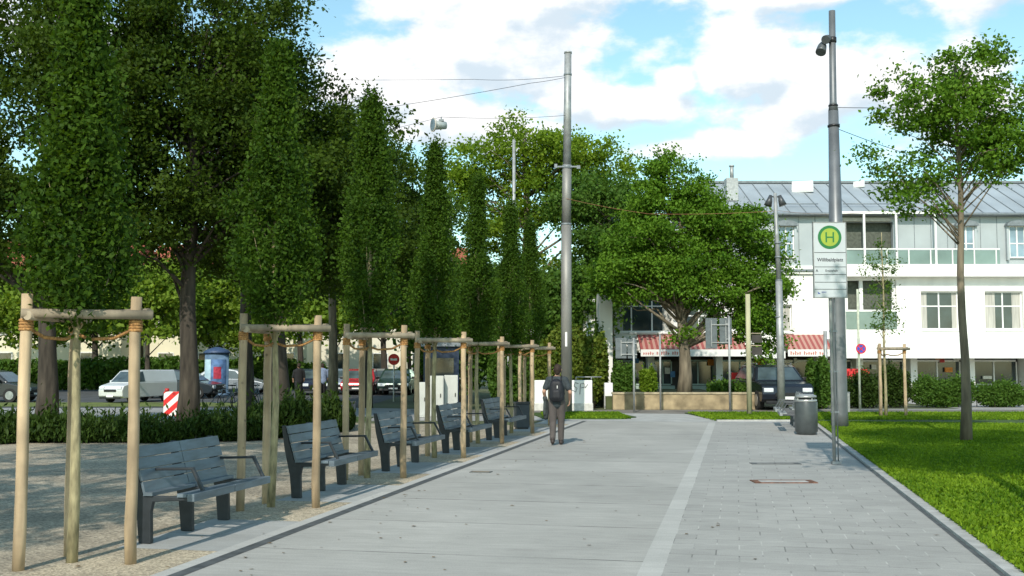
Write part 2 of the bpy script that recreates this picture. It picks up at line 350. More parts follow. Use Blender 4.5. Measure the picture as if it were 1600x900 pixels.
galv = mat('galvanised_steel', (0.33, 0.34, 0.34), 0.5, 0.35, noise=0.14, scale=5, detail=8)
steelw = mat('weathered_mast_steel', (0.24, 0.235, 0.22), 0.55, 0.3, noise=0.16, scale=2.2, stretch=(1, 1, 0.3), detail=8)
steeld = mat('dark_mast_steel', (0.17, 0.18, 0.19), 0.45, 0.4, noise=0.12, scale=2.2, detail=8)
blackm = mat('black_plastic', (0.018, 0.018, 0.020), 0.4, noise=0.1)
binm = mat('bin_grey_paint', (0.075, 0.085, 0.088), 0.35, 0.2, noise=0.08)
whitem = mat('white_paint', (0.78, 0.78, 0.76), 0.6, noise=0.03, scale=2)
greyb = mat('grey_sign_back', (0.13, 0.15, 0.16), 0.5, 0.3, noise=0.1)
redm = mat('sign_red', (0.62, 0.02, 0.02), 0.4, noise=0.05)
glassd = mat('dark_window_glass', (0.035, 0.05, 0.055), 0.08, 0.0, noise=0.35, scale=0.8, spec=0.8)
glassg = mat('greenish_glass_railing', (0.16, 0.23, 0.21), 0.12, noise=0.2, scale=0.6, spec=0.8)
glassb = mat('window_glass_blue', (0.20, 0.28, 0.34), 0.1, noise=0.25, scale=1.0, spec=0.8)

# ------------------------------------------------------------------ the ground
sheet('ground', [(-900, -40), (900, -40), (900, 1500), (-900, 1500)], 0.0, mat('far_ground', (0.085, 0.10, 0.045), 0.9, noise=0.3, scale=0.15, detail=8))
S0, S1 = -4.47, 2.14
def stsheet(name, s0, s1, t0, t1, z, m): return sheet(name, [(s0, t0), (s1, t0), (s1, t1), (s0, t1)], z, m, -TH)
stsheet('gravel_ground', -26, -4.2, -8, 30.5, 0.004, sandm)
sheet('street', [(-120, 30.6), (-2.9, 33.3), (120, 38.6), (120, 41.2), (9, 41.0), (-2, 41.4), (-6, 43.2), (-120, 43.0)], 0.006, roadlight)
sheet('cross_street', [(-2.5, 36.6), (120, 36.6), (120, 40.95), (-2.5, 41.2)], 0.012, mat('cross_asphalt', (0.19, 0.175, 0.155), 0.85, noise=0.2, scale=1.2, detail=10))
sheet('car_park', [(-120, 43.0), (-6, 43.0), (-6, 75), (-120, 75)], 0.008, asph)
sheet('median_lawn', [(-60, 43.6), (-14, 44.2), (-7.6, 44.6), (-7.2, 50.5), (-14, 49), (-60, 47.8)], 0.016, medm)
stsheet('path', S0, -0.83, -8, 33.2, 0.012, slabm)
stsheet('pavement', -0.63, S1, -8, 34.2, 0.012, paverm)
stsheet('path_band', -0.83, -0.63, -8, 33.2, 0.012, bandm)
stsheet('drain_line', S0 - 0.13, S0, -8, 33.0, 0.014, darkm)
stsheet('edge_strip', S0 - 0.27, S0 - 0.13, -8, 33.0, 0.013, bandm)
stsheet('apron', -6.6, 1.0, 33.0, 38.2, 0.015, mat('apron_concrete', (0.40, 0.40, 0.385), 0.8, noise=0.1, scale=2, detail=8))
for k in range(-2, 7):
    t0 = 9.5 + 3.63 * k
    stsheet('bench_pad', -5.78, S0 - 0.27, t0, t0 + 1.95, 0.009, padm)
    stsheet('tree_bed', -5.78, S0 - 0.27, t0 + 1.95, t0 + 3.63, 0.008, gravm)
# raised lawns: low slabs with kerbs
def lawn(name, poly, z=0.05):
    b = MB(); b.prism(poly, 0.002, z, lambda u, v, w: Vector((u, v, w)))
    o = b.build(name, lawnm); o['kind'] = 'structure'; return o
k0, k1 = st(S1 + 0.16, -6), st(S1 + 0.16, 34.0)
fr = [(st(-0.05, 33.15).x, 32.95)]
lawn('lawn', [(k0.x, k0.y), (40, k0.y), (40, 38.0), (6.0, 38.0), (6.3, 33.05), (k1.x, 33.05), (k1.x, k1.y)])
sb = MB()
sb.prism([(S1, -6), (S1 + 0.14, -6), (S1 + 0.14, 34.0), (S1, 33.95)], 0.0, 0.045, lambda u, v, w: Vector((u, v, w)))
o = sb.build('lawn_kerb', kerbm, rz=-TH); o['kind'] = 'structure'
stsheet('kerb_joint', S1 - 0.045, S1, -6, 31.3, 0.015, darkm)
b = MB(); b.box((7.6, 33.0, 0.03), (2.85, 0.14, 0.06)); o = b.build('lawn_kerb', kerbm); o['kind'] = 'structure'
lawn('verge', [(1.0, 34.1), (3.4, 34.1), (4.0, 35.2), (3.6, 38.2), (0.6, 38.2)], 0.045)
lawn('verge', [(-8.0, 31.5), (-4.4, 33.2), (-4.5, 35.6), (-8, 35.2)], 0.03)
# grass blades over the lawns: nobody could count them
def grass(name, pts_fn, n, h, m, z=0.05, size=0.05, label=None):
    p = []
    while len(p) < n:
        q = pts_fn()
        if q is not None: p.append((q[0], q[1], z + rng.uniform(0.0, h)))
    q = np.array(p); cvv = .5 + .28 * np.sin(q[:, 0] * 1.3 + q[:, 1] * .7) + .22 * np.sin(q[:, 0] * 3.9 - q[:, 1] * 2.3) + .18 * np.sin(q[:, 0] * 9.1 + q[:, 1] * 6.7)
    o = leaf_object(name, p, size, m, up=0.2, elong=2.2, blades=True, clump_var=np.clip(cvv, 0, 1))
    tag(o, label, 'grass', kind='stuff'); return o
gm = leafmat('grass_blades', (0.045, 0.125, 0.005), (0.24, 0.36, 0.022), 0.35)
def lawn_pt():
    t = 6 + 27 * rng.random() ** 0.8; s = S1 + 0.13 + rng.random() ** 1.3 * 12
    v = st(s, t)
    return (v.x, v.y) if v.y < 37.8 and v.x < v.y * 0.5 + 1 else None
grass('lawn_grass', lawn_pt, 110000, 0.03, gm, 0.05, 0.032, 'short bright green mown grass beside the paved walk')
grass('lawn_grass', lambda: (rng.uniform(6.1, 20), rng.uniform(33.1, 37.9)), 40000, 0.03, gm, 0.05, 0.04, 'mown grass strip between the paving and the street')
grass('verge_grass', lambda: (rng.uniform(1.0, 3.7), rng.uniform(34.15, 38.1)), 9000, 0.03, gm, 0.045, 0.04, 'small grass patch around the tall mast foot')
# inspection covers set in the pavers
for px, py, wpx, dd, lab, pale in ((1220, 752, 96, 0.34, 'rusty framed rectangular inspection cover with a pale infill, the nearer one', True), (1208, 724, 76, 0.20, 'thin grey rectangular inspection cover, the farther one', False)):
    D = 2975 / (py - 568); v = Vector((X(px, D), D, 0)); w = wpx / F * D
    r = empty('inspection_cover', (v.x, v.y, 0.012), 0, lab, 'manhole cover')
    f = MB(); f.box((0, -dd / 2, 0.006), (w, 0.05, 0.012)).box((0, dd / 2, 0.006), (w, 0.05, 0.012)).box((-w / 2 + 0.05, 0, 0.0062), (0.1, dd - 0.05, 0.0124)).box((w / 2 - 0.05, 0, 0.0062), (0.1, dd - 0.05, 0.0124))
    f.build('frame', mat('rusty_iron', (0.16, 0.075, 0.045), 0.8, noise=0.4, scale=12) if pale else darkm, r)
    p = MB(); p.box((0, 0, 0.004), (w - 0.2, dd - 0.05, 0.008)); p.build('cover', kerbm if pale else slabm, r)
D = 2975 / (737 - 568)
r = empty('drain_cover', (X(752, D), D, 0.012), -TH, 'small flat brownish drain cover in the walk beside the dark line', 'drain cover')
MB().box((0, 0, 0.005), (0.34, 0.2, 0.010)).build('frame', darkm, r); MB().box((0, 0, 0.0075), (0.28, 0.14, 0.009)).build('cover', mat('tan_cover', (0.22, 0.18, 0.13), 0.8, noise=0.2), r)

# ------------------------------------------------------------------ the building across the street
BY = 55.0
def bx(px): return X(px, BY)
def bz(py): return Z(py, BY)
bwhite = mat('white_render', (0.80, 0.79, 0.75), 0.8, noise=0.05, scale=0.9, detail=8, stretch=(1.6, 1, .35))
bgrey = mat('grey_cladding', (0.40, 0.44, 0.455), 0.5, 0.1, noise=0.08, scale=0.6, detail=6)
roofm = mat('zinc_roof', (0.36, 0.40, 0.43), 0.5, 0.15, noise=0.09, scale=0.5, detail=7)
seamm = mat('roof_seam', (0.20, 0.225, 0.24), 0.5, 0.2)
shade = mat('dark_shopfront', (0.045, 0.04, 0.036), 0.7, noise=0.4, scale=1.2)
greensh = mat('pale_green_panel', (0.36, 0.46, 0.42), 0.6, noise=0.08, scale=1)
apt = empty('shop_building', (0, BY, 0), 0, 'white three storey building with zinc mansard roof and shops under red striped awnings', 'building')
xl, xr = bx(925), bx(1880)                                       # its full width
zs0, zf1, zf2, zf3 = bz(551), bz(440), bz(415), bz(334)
def wbox(b, x0, x1, y0, y1, z0, z1): b.box(((x0 + x1) / 2, (y0 + y1) / 2, (z0 + z1) / 2), (x1 - x0, y1 - y0, z1 - z0))
def part(name, m, *boxes, bevel=0, parent=apt):
    b = MB()
    for q in boxes: wbox(b, *q)
    return b.build(name, m, parent, bevel)
# ground floor: dark shop recess, piers, base
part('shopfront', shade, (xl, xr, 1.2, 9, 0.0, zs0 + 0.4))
for q_ in [(bx(a), bx(b_), 0.95, 1.15, 0.0, bz(603)) for a, b_ in ((960, 1004), (1028, 1058), (1066, 1120), (1130, 1190), (1290, 1340), (1350, 1420), (1440, 1560))]: part('base_panel', greensh, q_)
for q_ in [(bx(a) - 0.17, bx(a) + 0.17, 0.3, 1.19, 0.0, zs0) for a in (1018, 1125, 1205, 1283, 1345, 1430, 1520, 1610, 1700)]: part('pier', bwhite, q_)
for a, b_ in ((963, 1008), (1027, 1052), (1072, 1118), (1134, 1190), (1216, 1272), (1292, 1338), (1352, 1420), (1440, 1510), (1530, 1600)):
    f = MB(); x0, x1 = bx(a), bx(b_); z0, z1 = bz(600), bz(565)
    wbox(f, x0, x1, 1.02, 1.16, z1, z1 + 0.09); wbox(f, x0, x1, 1.02, 1.16, z0 - 0.07, z0)
    wbox(f, x0 - 0.06, x0, 1.02, 1.16, z0, z1); wbox(f, x1, x1 + 0.06, 1.02, 1.16, z0, z1); wbox(f, (x0 + x1) / 2 - 0.03, (x0 + x1) / 2 + 0.03, 1.03, 1.15, z0, z1)
    w_ = f.build('shop_window', greensh if a < 1200 else whitem, apt)
    part('pane', glassd, (x0, x1, 1.08, 1.12, z0, z1), parent=w_)
# door with light frame
f = MB(); x0, x1 = bx(1008), bx(1026)
for q in ((x0, x1, 0.9, 1.1, bz(585), bz(581)), (x0, x0 + 0.1, 0.9, 1.1, 0, bz(585)), (x1 - 0.1, x1, 0.9, 1.1, 0, bz(585))): wbox(f, *q)
dr = f.build('door', whitem, apt); part('pane', glassd, (x0 + 0.1, x1 - 0.1, 0.98, 1.02, 0.1, bz(585)), parent=dr)
# goods behind the glass: small coloured blocks
gcol = [mat('shop_goods_red', (0.5, 0.06, 0.06)), mat('shop_goods_pale', (0.6, 0.58, 0.52)), mat('shop_goods_blue', (0.08, 0.2, 0.4)), mat('shop_goods_orange', (0.6, 0.22, 0.04))]
for i in range(44):
    x = random.uniform(bx(965), bx(1560)); z = random.uniform(0.9, 2.2); w = random.uniform(0.12, 0.5); h = random.uniform(0.08, 0.35)
    b = MB(); wbox(b, x, x + w, 0.90, 1.0, z, z + h); b.build('window_display', gcol[i % 4], apt)
# first floor wall with openings: built from strips
def wallgrid(name, m, x0, x1, z0, z1, holes, y0=0.0, y1=0.35):
    """a wall with rectangular holes, as boxes between the holes"""
    xs = sorted({x0, x1, *[h[0] for h in holes], *[h[1] for h in holes]}); zs = sorted({z0, z1, *[h[2] for h in holes], *[h[3] for h in holes]})
    b = MB()
    for i in range(len(xs) - 1):
        run = None
        for j in range(len(zs) - 1):
            cx, cz = (xs[i] + xs[i + 1]) / 2, (zs[j] + zs[j + 1]) / 2
            solid = not any(h[0] < cx < h[1] and h[2] < cz < h[3] for h in holes)
            if solid:
                if run is None: run = zs[j]
            if (not solid or j == len(zs) - 2) and run is not None:
                wbox(b, xs[i], xs[i + 1], y0, y1, run, zs[j] if not solid else zs[j + 1]); run = None
    return b.build(name, m, apt)
def window(x0, x1, z0, z1, y=0.2, nm=1, fm=whitem, gm_=glassd, bars=(), name='window'):
    f = MB(); t = 0.07
    wbox(f, x0, x1, y, y + 0.08, z1 - t, z1); wbox(f, x0, x1, y, y + 0.08, z0, z0 + t)
    wbox(f, x0, x0 + t, y, y + 0.08, z0 + t, z1 - t); wbox(f, x1 - t, x1, y, y + 0.08, z0 + t, z1 - t)
    for k in range(1, nm + 1):
        if nm >= 1:
            xx = x0 + (x1 - x0) * k / (nm + 1); wbox(f, xx - 0.035, xx + 0.035, y + 0.004, y + 0.076, z0 + t, z1 - t)
    for q in bars: wbox(f, x0 + t, x1 - t, y + 0.006, y + 0.074, q - 0.03, q + 0.03)
    w_ = f.build(name, fm, apt); part('pane', gm_, (x0 + t, x1 - t, y + 0.03, y + 0.05, z0 + t, z1 - t), parent=w_)
    wd, hh = x1 - x0 - 2 * t, z1 - z0 - 2 * t
    if name == 'window' and wd > 1:
        e = random.uniform(.12, .3); cm_ = mat('pale_curtain', (.42, .41, .37), .9, noise=.15, scale=3, stretch=(6, 1, .3))
        part('curtain', cm_, (x0 + t, x0 + t + wd * e, y + 0.022, y + 0.028, z0 + t, z1 - t), parent=w_)
        if random.random() < .7: part('curtain', cm_, (x1 - t - wd * e * .8, x1 - t, y + 0.022, y + 0.028, z0 + t, z1 - t), parent=w_)
    return w_
H1 = [(bx(1148), bx(1238), bz(519), bz(476)), (bx(1322), bx(1402), bz(515), bz(438)), (bx(955), bx(1052), bz(519), bz(455)), (bx(1066), bx(1120), bz(519), bz(470)),
      (bx(1440), bx(1500), bz(515), bz(455)), (bx(1540), bx(1600), bz(515), bz(455)), (bx(1650), bx(1740), bz(515), bz(455))]
wallgrid('wall', bwhite, xl, xr, zs0, zf2, H1)
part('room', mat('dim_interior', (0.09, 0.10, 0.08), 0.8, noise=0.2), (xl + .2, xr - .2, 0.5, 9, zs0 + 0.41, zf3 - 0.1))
for i, h in enumerate(H1):
    if i == 1: continue
    window(*h, nm=2 if h[1] - h[0] > 2.2 else 1, bars=((h[3] - 0.75),) if i != 0 else (), gm_=glassg if i == 0 else glassd)
    part('sill', whitem, (h[0] - 0.05, h[1] + 0.05, -0.08, 0.19, h[2] - 0.08, h[2] + 0.003))
# recessed loggia with glass railing (first floor)
h = H1[1]; part('railing', glassg, (h[0], h[1], 0.06, 0.1, h[2] + .02, bz(487)))
part('handrail', whitem, (h[0], h[1], 0.03, 0.13, bz(487) , bz(484)))
part('post', whitem, *[(bx(a) - 0.09, bx(a) + 0.09, 0.14, 0.3, h[2], h[3]) for a in (1324, 1348, 1399)])
# slab lip between floors
part('cornice', bwhite, (bx(1318), xr, -0.55, -0.003, bz(433), bz(414)), (bx(1170), bx(1318) - 0.01, -0.14, -0.003, bz(428), bz(420)))
part('gutter', seamm, (xl, bx(1318) - .01, -0.22, -0.15, bz(424), bz(421)))
# mansard storey clad in grey metal
H2 = [(bx(1217), bx(1243), bz(403), bz(352)), (bx(1313), bx(1400), zf2 - 0.0, bz(346)), (bx(1090), bx(1116), bz(403), bz(352)), (bx(1005), bx(1030), bz(403), bz(362)), (bx(1500), bx(1526), bz(403), bz(352)), (bx(1580), bx(1606), bz(403), bz(352))]
wallgrid('mansard', bgrey, bx(955), xr, zf2 + 0.003, zf3, H2, 0.1, 0.4)
part('cladding_seam', seamm, *[(bx(a), bx(a) + 0.03, 0.085, 0.1, zf2 + .01, zf3 - .01) for a in range(965, 1880, 26) if not any(bx(a) + .03 > h[0] and bx(a) < h[1] for h in H2)])
for i in (0, 2, 3, 4, 5):
    h = H2[i]; w_ = window(h[0], h[1], h[2], h[3], y=-0.02, nm=1, gm_=glassb, bars=((h[2] + (h[3] - h[2]) * .45),), name='dormer_window')
    # curved dormer hood
    n = 10; cx = (h[0] + h[1]) / 2; hw = (h[1] - h[0]) / 2 + 0.16
    top = [(cx + hw * math.cos(PI - PI * k / n), h[3] + 0.02 + 0.24 * math.sin(PI * k / n)) for k in range(n + 1)]
    b = MB(); b.prism([(cx - hw, h[3] - .02)] + top + [(cx + hw, h[3] - .02)], -0.28, 0.6, lambda u, v, w: Vector((u, w, v))); b.build('dormer_hood', seamm, w_)
    part('dormer_cheek', bgrey, (h[0] - .12, h[0], -0.1, 0.09, h[2] - .1, h[3]), (h[1], h[1] + .12, -0.1, 0.09, h[2] - .1, h[3]), parent=w_)
# loggia on the mansard storey
h = H2[1]
part('loggia_back', bwhite, (h[0], h[1], 2.0, 2.1, zf2, h[3]))
for a, b_ in ((1322, 1350), (1356, 1392)): window(bx(a), bx(b_), bz(413), bz(352), y=1.85, nm=1, gm_=glassd)
part('railing', glassg, (h[0], bx(1560), -0.42, -0.38, zf2 + .05, bz(392)))
part('handrail', whitem, (h[0], bx(1560), -0.45, -0.35, bz(391), bz(389)), *[(bx(a) - .03, bx(a) + .03, -0.44, -0.36, zf2, bz(391)) for a in range(1316, 1560, 34)])
part('canopy_frame', whitem, (bx(1312), bx(1470), -0.5, -0.38, bz(335), bz(331)), *[(bx(a) - .05, bx(a) + .05, -0.5, -0.38, zf2, bz(335)) for a in (1349, 1399, 1460)])
part('blind', mat('beige_blind', (0.45, 0.42, 0.36)), (bx(1318), bx(1396), -0.1, 1.6, bz(345), bz(340)))
# roof
xrl = bx(1128)
b = MB(); z0, z1 = zf3, bz(281)
b.prism([(-0.25, z0 - 0.08), (0.0, z0 + .06), (5.2, z1 + 0.75), (9.5, z0), (9.5, z0 - .08)], xrl, xr + .3, lambda u, v, w: Vector((w, u, v)))
rf = b.build('roof', roofm, apt)
sl = (z1 + 0.75 - z0 - .06) / 5.2
b = MB()
for k in range(60):
    x = xrl + 0.3 + k * 0.82
    if x < xr: b.bar((x, 0.02, z0 + 0.06 + .02), (x, 5.2, z1 + .75 + .02), 0.035, 0.05)
b.build('standing_seam', seamm, rf)
b = MB(); b.box(((xrl + xr) / 2, 5.2, z1 + .82), (xr - xrl, 0.3, 0.12)); b.build('ridge_cap', seamm, rf)
b = MB(); b.tube([(xrl, -0.3, z0 - .02), (xr, -0.3, z0 - .02)], 0.08, 8); b.build('gutter', seamm, rf)
b = MB()
for a, c in ((1330, 1410), (1240, 1290)):
    y = 0.9; b.tube([(bx(a), y, z0 + .06 + sl * y + .2), (bx(c), y, z0 + .06 + sl * y + .2)], 0.025, 6)
b.build('snow_guard', seamm, rf)
def onroof(px, py):  # where the ray from the camera meets the roof slope
    for i in range(200):
        y = i * 0.026; D = BY + y; z = Z(py, D)
        if z <= z0 + 0.06 + sl * y: return Vector((X(px, D), y, z0 + .06 + sl * y))
    return Vector((X(px, BY), 5.1, z1))
p0, p1 = onroof(1258, 300), onroof(1258, 287)
b = MB(); b.bar(p0 + Vector((0, 0, .12)), p1 + Vector((0, 0, .12)), 1.15, 0.2); b.build('skylight', whitem, rf, 0.03)
p0, p1 = onroof(1347, 292), onroof(1347, 285); b = MB(); b.bar(p0 + Vector((0, 0, .1)), p1 + Vector((0, 0, .1)), 0.6, 0.14); b.build('skylight', whitem, rf, 0.02)
b = MB(); wbox(b, bx(1150) , bx(1150) + .62, 1.9, 2.6, z0 + 1.0, Z(276, BY + 2)); ch = b.build('chimney', mat('chimney_grey', (0.38, 0.40, 0.40)), rf, .01)
b = MB(); b.tube([(bx(1156) + .15, 2.2, Z(277, 57)), (bx(1156) + .15, 2.2, Z(256, 57))], 0.11, 10); b.tube([(bx(1156) + .15, 2.2, Z(257, 57)), (bx(1156) + .15, 2.2, Z(255, 57))], 0.15, 10); b.build('flue', galv, ch)
# lower wing roof on the left
b = MB(); b.prism([(-0.2, zf3 - .1 - .35), (3.5, bz(325)), (9, zf3 - .5)], bx(950), xrl - .01, lambda u, v, w: Vector((w, u, v))); rl = b.build('roof', roofm, apt)
# awnings: striped cloth with a white valance
def awnmat(name, c1, c2, w):
    m = bpy.data.materials.new(name); m.use_nodes = True; nt = m.node_tree; bs = nt.nodes['Principled BSDF']; bs.inputs['Roughness'].default_value = 0.8
    tcn = nt.nodes.new('ShaderNodeTexCoord'); sp = nt.nodes.new('ShaderNodeSeparateXYZ'); nt.links.new(tcn.outputs['Object'], sp.inputs[0])
    a = nt.nodes.new('ShaderNodeMath'); a.operation = 'MULTIPLY'; a.inputs[1].default_value = 1 / w; nt.links.new(sp.outputs[0], a.inputs[0])
    fr_ = nt.nodes.new('ShaderNodeMath'); fr_.operation = 'FRACT'; nt.links.new(a.outputs[0], fr_.inputs[0])
    gt = nt.nodes.new('ShaderNodeMath'); gt.operation = 'GREATER_THAN'; gt.inputs[1].default_value = 0.5; nt.links.new(fr_.outputs[0], gt.inputs[0])
    mx = nt.nodes.new('ShaderNodeMixRGB'); mx.inputs[1].default_value = (*c1, 1); mx.inputs[2].default_value = (*c2, 1); nt.links.new(gt.outputs[0], mx.inputs[0]); nt.links.new(mx.outputs[0], bs.inputs['Base Color'])
    return m
awm = awnmat('striped_awning_cloth', (0.30, 0.075, 0.07), (0.42, 0.23, 0.19), 0.26)
faded = mat('faded_red_letters', (0.55, 0.2, 0.18))
def awning(a, c, lab):
    x0, x1 = bx(a), bx(c); zt, zb = bz(523), bz(546)
    r = empty('awning', (x0, BY, 0), 0, lab, 'awning', 'striped awnings over the shop fronts')
    w = x1 - x0
    b = MB(); b.prism([(-0.003, zt), (-1.3, zb), (-1.3, zb - .04), (-0.003, zt - .05)], 0, w, lambda u, v, q: Vector((q, u, v))); b.build('cloth', awm, r)
    b = MB(); wbox(b, 0, w, -1.36, -1.31, zb - .36, zb - .02); vl = b.build('valance', whitem, r)
    if w < 2.5:
        for i in range(int(w / .11) - 2):
            if i % 7 == 5: continue
            hh = random.choice((.11, .15, .18)); b = MB(); wbox(b, .12 + i * .11, .17 + i * .11, -1.375, -1.362, zb - .28, zb - .28 + hh); wbox(b, .171 + i * .11, .2 + i * .11, -1.375, -1.362, zb - .28 + hh * .5, zb - .25 + hh * .5); b.build('letter_stroke', faded, vl)
    b = MB()
    for q in (0.2, w - 0.2): b.bar((q, -.05, zt - .35), (q, -1.28, zb - .08), .04, .04)
    b.build('arm', galv, r)
    return r
awning(996, 1060, 'red and cream striped awning left of the oak trunk, in leaf shade')
awning(1066, 1158, 'long dark red striped awning between the oak trunk and the wooden post')
awning(1220, 1288, 'sunlit red and cream striped awning above the parked dark car')
# faint red lettering on the fascia reads only as strokes: short worn strokes
part('fascia', whitem, (bx(1168), bx(1216), -1.36, -0.003, bz(560), bz(549)), (bx(1290), bx(1880), -1.2, -0.003, bz(560), bz(530)))
part('downpipe', galv, (bx(1300), bx(1300) + .1, -.12, -.01, zs0 + .7, zf1))
# annex on the left: white rendered pier and low glazed bay, partly behind the leaves
an = empty('annex_building', (0, 46, 0), 0, 'white rendered annex corner with narrow windows left of the oak', 'building')
def ax(px): return X(px, 46)
def az_(py): return Z(py, 46)
b = MB(); wbox(b, ax(936), ax(957), 0, 1.4, 0, az_(450)); b.build('pier', bwhite, an, .01)
b = MB(); wbox(b, ax(896), ax(936) - .01, 6.5, 9, 0, az_(408)); b.build('wall', bwhite, an)
f = MB()
for q in ((ax(918), ax(921)), (ax(931), ax(935))): wbox(f, q[0] - .03, q[1] + .03, 2.4, 2.5, 0.1, az_(463))
wbox(f, ax(918) - .03, ax(935) + .03, 2.42, 2.49, az_(466), az_(462)); wbox(f, ax(918) - .03, ax(935) + .03, 2.42, 2.49, az_(497), az_(494))
f = f.build('window', whitem, an); b = MB(); wbox(b, ax(921), ax(931), 2.44, 2.46, 0.1, az_(466)); b.build('pane', glassb, f)

# retaining wall and front garden
wallm = mat('sandstone_blocks', (0.31, 0.24, 0.145), 0.9, noise=0.3, scale=2.2, detail=9, bump=0.5)
r = empty('retaining_wall', (0, 41.4, 0), 0, 'low tan stone retaining wall running along the far pavement', 'wall')
b = MB(); wbox(b, X(957, 41.4), X(1186, 41.4), 0, 0.35, 0, 0.58); b.build('wall_body', wallm, r, .02)
b = MB(); wbox(b, X(956, 41.4), X(1187, 41.4), -0.03, 0.40, 0.582, 0.66); b.build('coping', mat('stone_coping', (0.36, 0.30, 0.20), 0.85, noise=0.2, scale=3), r, .015)
o = MB().box((6.4, 47.9, 0.25), (5.6, 12.2, 0.5)).build('garden_terrace', mat('garden_soil', (0.06, 0.075, 0.03), 0.9, noise=0.3, scale=1)); o['kind'] = 'structure'
sheet('far_pavement', [(9.3, 41.0), (60, 41.0), (60, 54.8), (17.2, 54.8), (17.2, 41.9), (9.3, 41.9)], 0.02, mat('far_slabs', (0.33, 0.32, 0.30), 0.85, noise=0.15, scale=2))
# white graffitied cabinet wall
gw = empty('garden_wall', (0, 40.6, 0), 0, 'white graffitied garden wall beside the tall mast foot', 'wall')
b = MB(); wbox(b, X(835, 40.6), X(925, 40.6), 0, 0.3, 0, Z(594, 40.6)); b.build('wall_body', whitem, gw, .02)
b = MB(); wbox(b, X(833, 40.6), X(926, 40.6), -0.06, 0.36, 0.0, 0.28); b.build('plinth', mat('plinth_grey', (0.55, 0.54, 0.5), 0.8, noise=.1), gw, .01)
b = MB(); sx, sz = X(893, 40.6), Z(604, 40.6); q = -0.012
b.tube([(sx + .25, q, sz + .12), (sx + .12, q, sz + .15), (sx + .08, q, sz + .03), (sx + .2, q, sz - .06), (sx + .14, q, sz - .2), (sx + .02, q, sz - .12)], .012, 5)
b.tube([(sx + .30, q, sz - .28), (sx + .32, q, sz + .1), (sx + .45, q, sz + .13), (sx + .5, q, sz), (sx + .34, q, sz - .05)], .012, 5)
b.tube([(sx + .5, q, sz - .05), (sx + .6, q, sz + .1)], .01, 5)
b.build('graffiti', mat('graffiti_paint', (0.12, 0.12, 0.14)), gw)
b = MB(); b.tube([(X(900, 40.6), .15, Z(589, 40.6)), (X(940, 40.6), .15, Z(589, 40.6))], .02, 6); b.tube([(X(900, 40.6), .15, Z(594, 40.6)), (X(900, 40.6), .15, Z(589, 40.6))], .02, 6); b.tube([(X(924, 40.6), .15, Z(594, 40.6)), (X(924, 40.6), .15, Z(589, 40.6))], .02, 6); b.build('handrail', galv, gw)
b = MB(); wbox(b, X(944, 42.2), X(957, 42.2), 0, .3, 0, Z(598, 42.2)); gp = b.build('gate_pier', whitem, None, .02, loc=(0, 42.2, 0)); tag(gp, 'white square gate pier at the left end of the stone wall', 'gate pier')

# far-off pale apartment houses behind the left-hand trees
def house(px0, px1, D, ztop, lab, col, roofc):
    x0, x1 = X(px0, D), X(px1, D); m = mat('render_' + lab.split()[0] + str(px0), col, 0.8, noise=.05, scale=.3)
    r = empty('apartment_house', (0, D, 0), 0, lab, 'house')
    b = MB(); wbox(b, x0, x1, 0, 10, 0, ztop); b.build('wall', m, r)
    b = MB(); b.prism([(-.4, ztop), (5, ztop + 3.2), (10.4, ztop)], x0 - .4, x1 + .4, lambda u, v, w: Vector((w, u, v))); b.build('roof', roofc, r)
    n = int((x1 - x0) / 3.4)
    for fl in range(int(ztop // 3)):
        for i in range(n):
            xx = x0 + 1.3 + i * 3.4; zz = 1.1 + fl * 3.0
            if xx + 1.2 > x1: continue
            f = MB(); wbox(f, xx - .08, xx + 1.28, -.05, .05, zz - .08, zz + 1.58); w_ = f.build('window', whitem, r)
            b = MB(); wbox(b, xx, xx + 1.2, -.06, -.052, zz, zz + 1.5); b.build('pane', glassd, w_)
    return r
redroof = mat('red_tile_roof', (0.30, 0.09, 0.05), 0.8, noise=.2, scale=2)
house(-160, 190, 88, 9.2, 'cream apartment house with red roof behind the far left trees', (0.75, 0.70, 0.52), redroof)
house(225, 480, 92, 9.2, 'pale yellow apartment house beyond the advertising column', (0.78, 0.74, 0.55), redroof)
house(500, 720, 95, 9.2, 'off white apartment house behind the line of parked cars', (0.72, 0.68, 0.55), redroof)
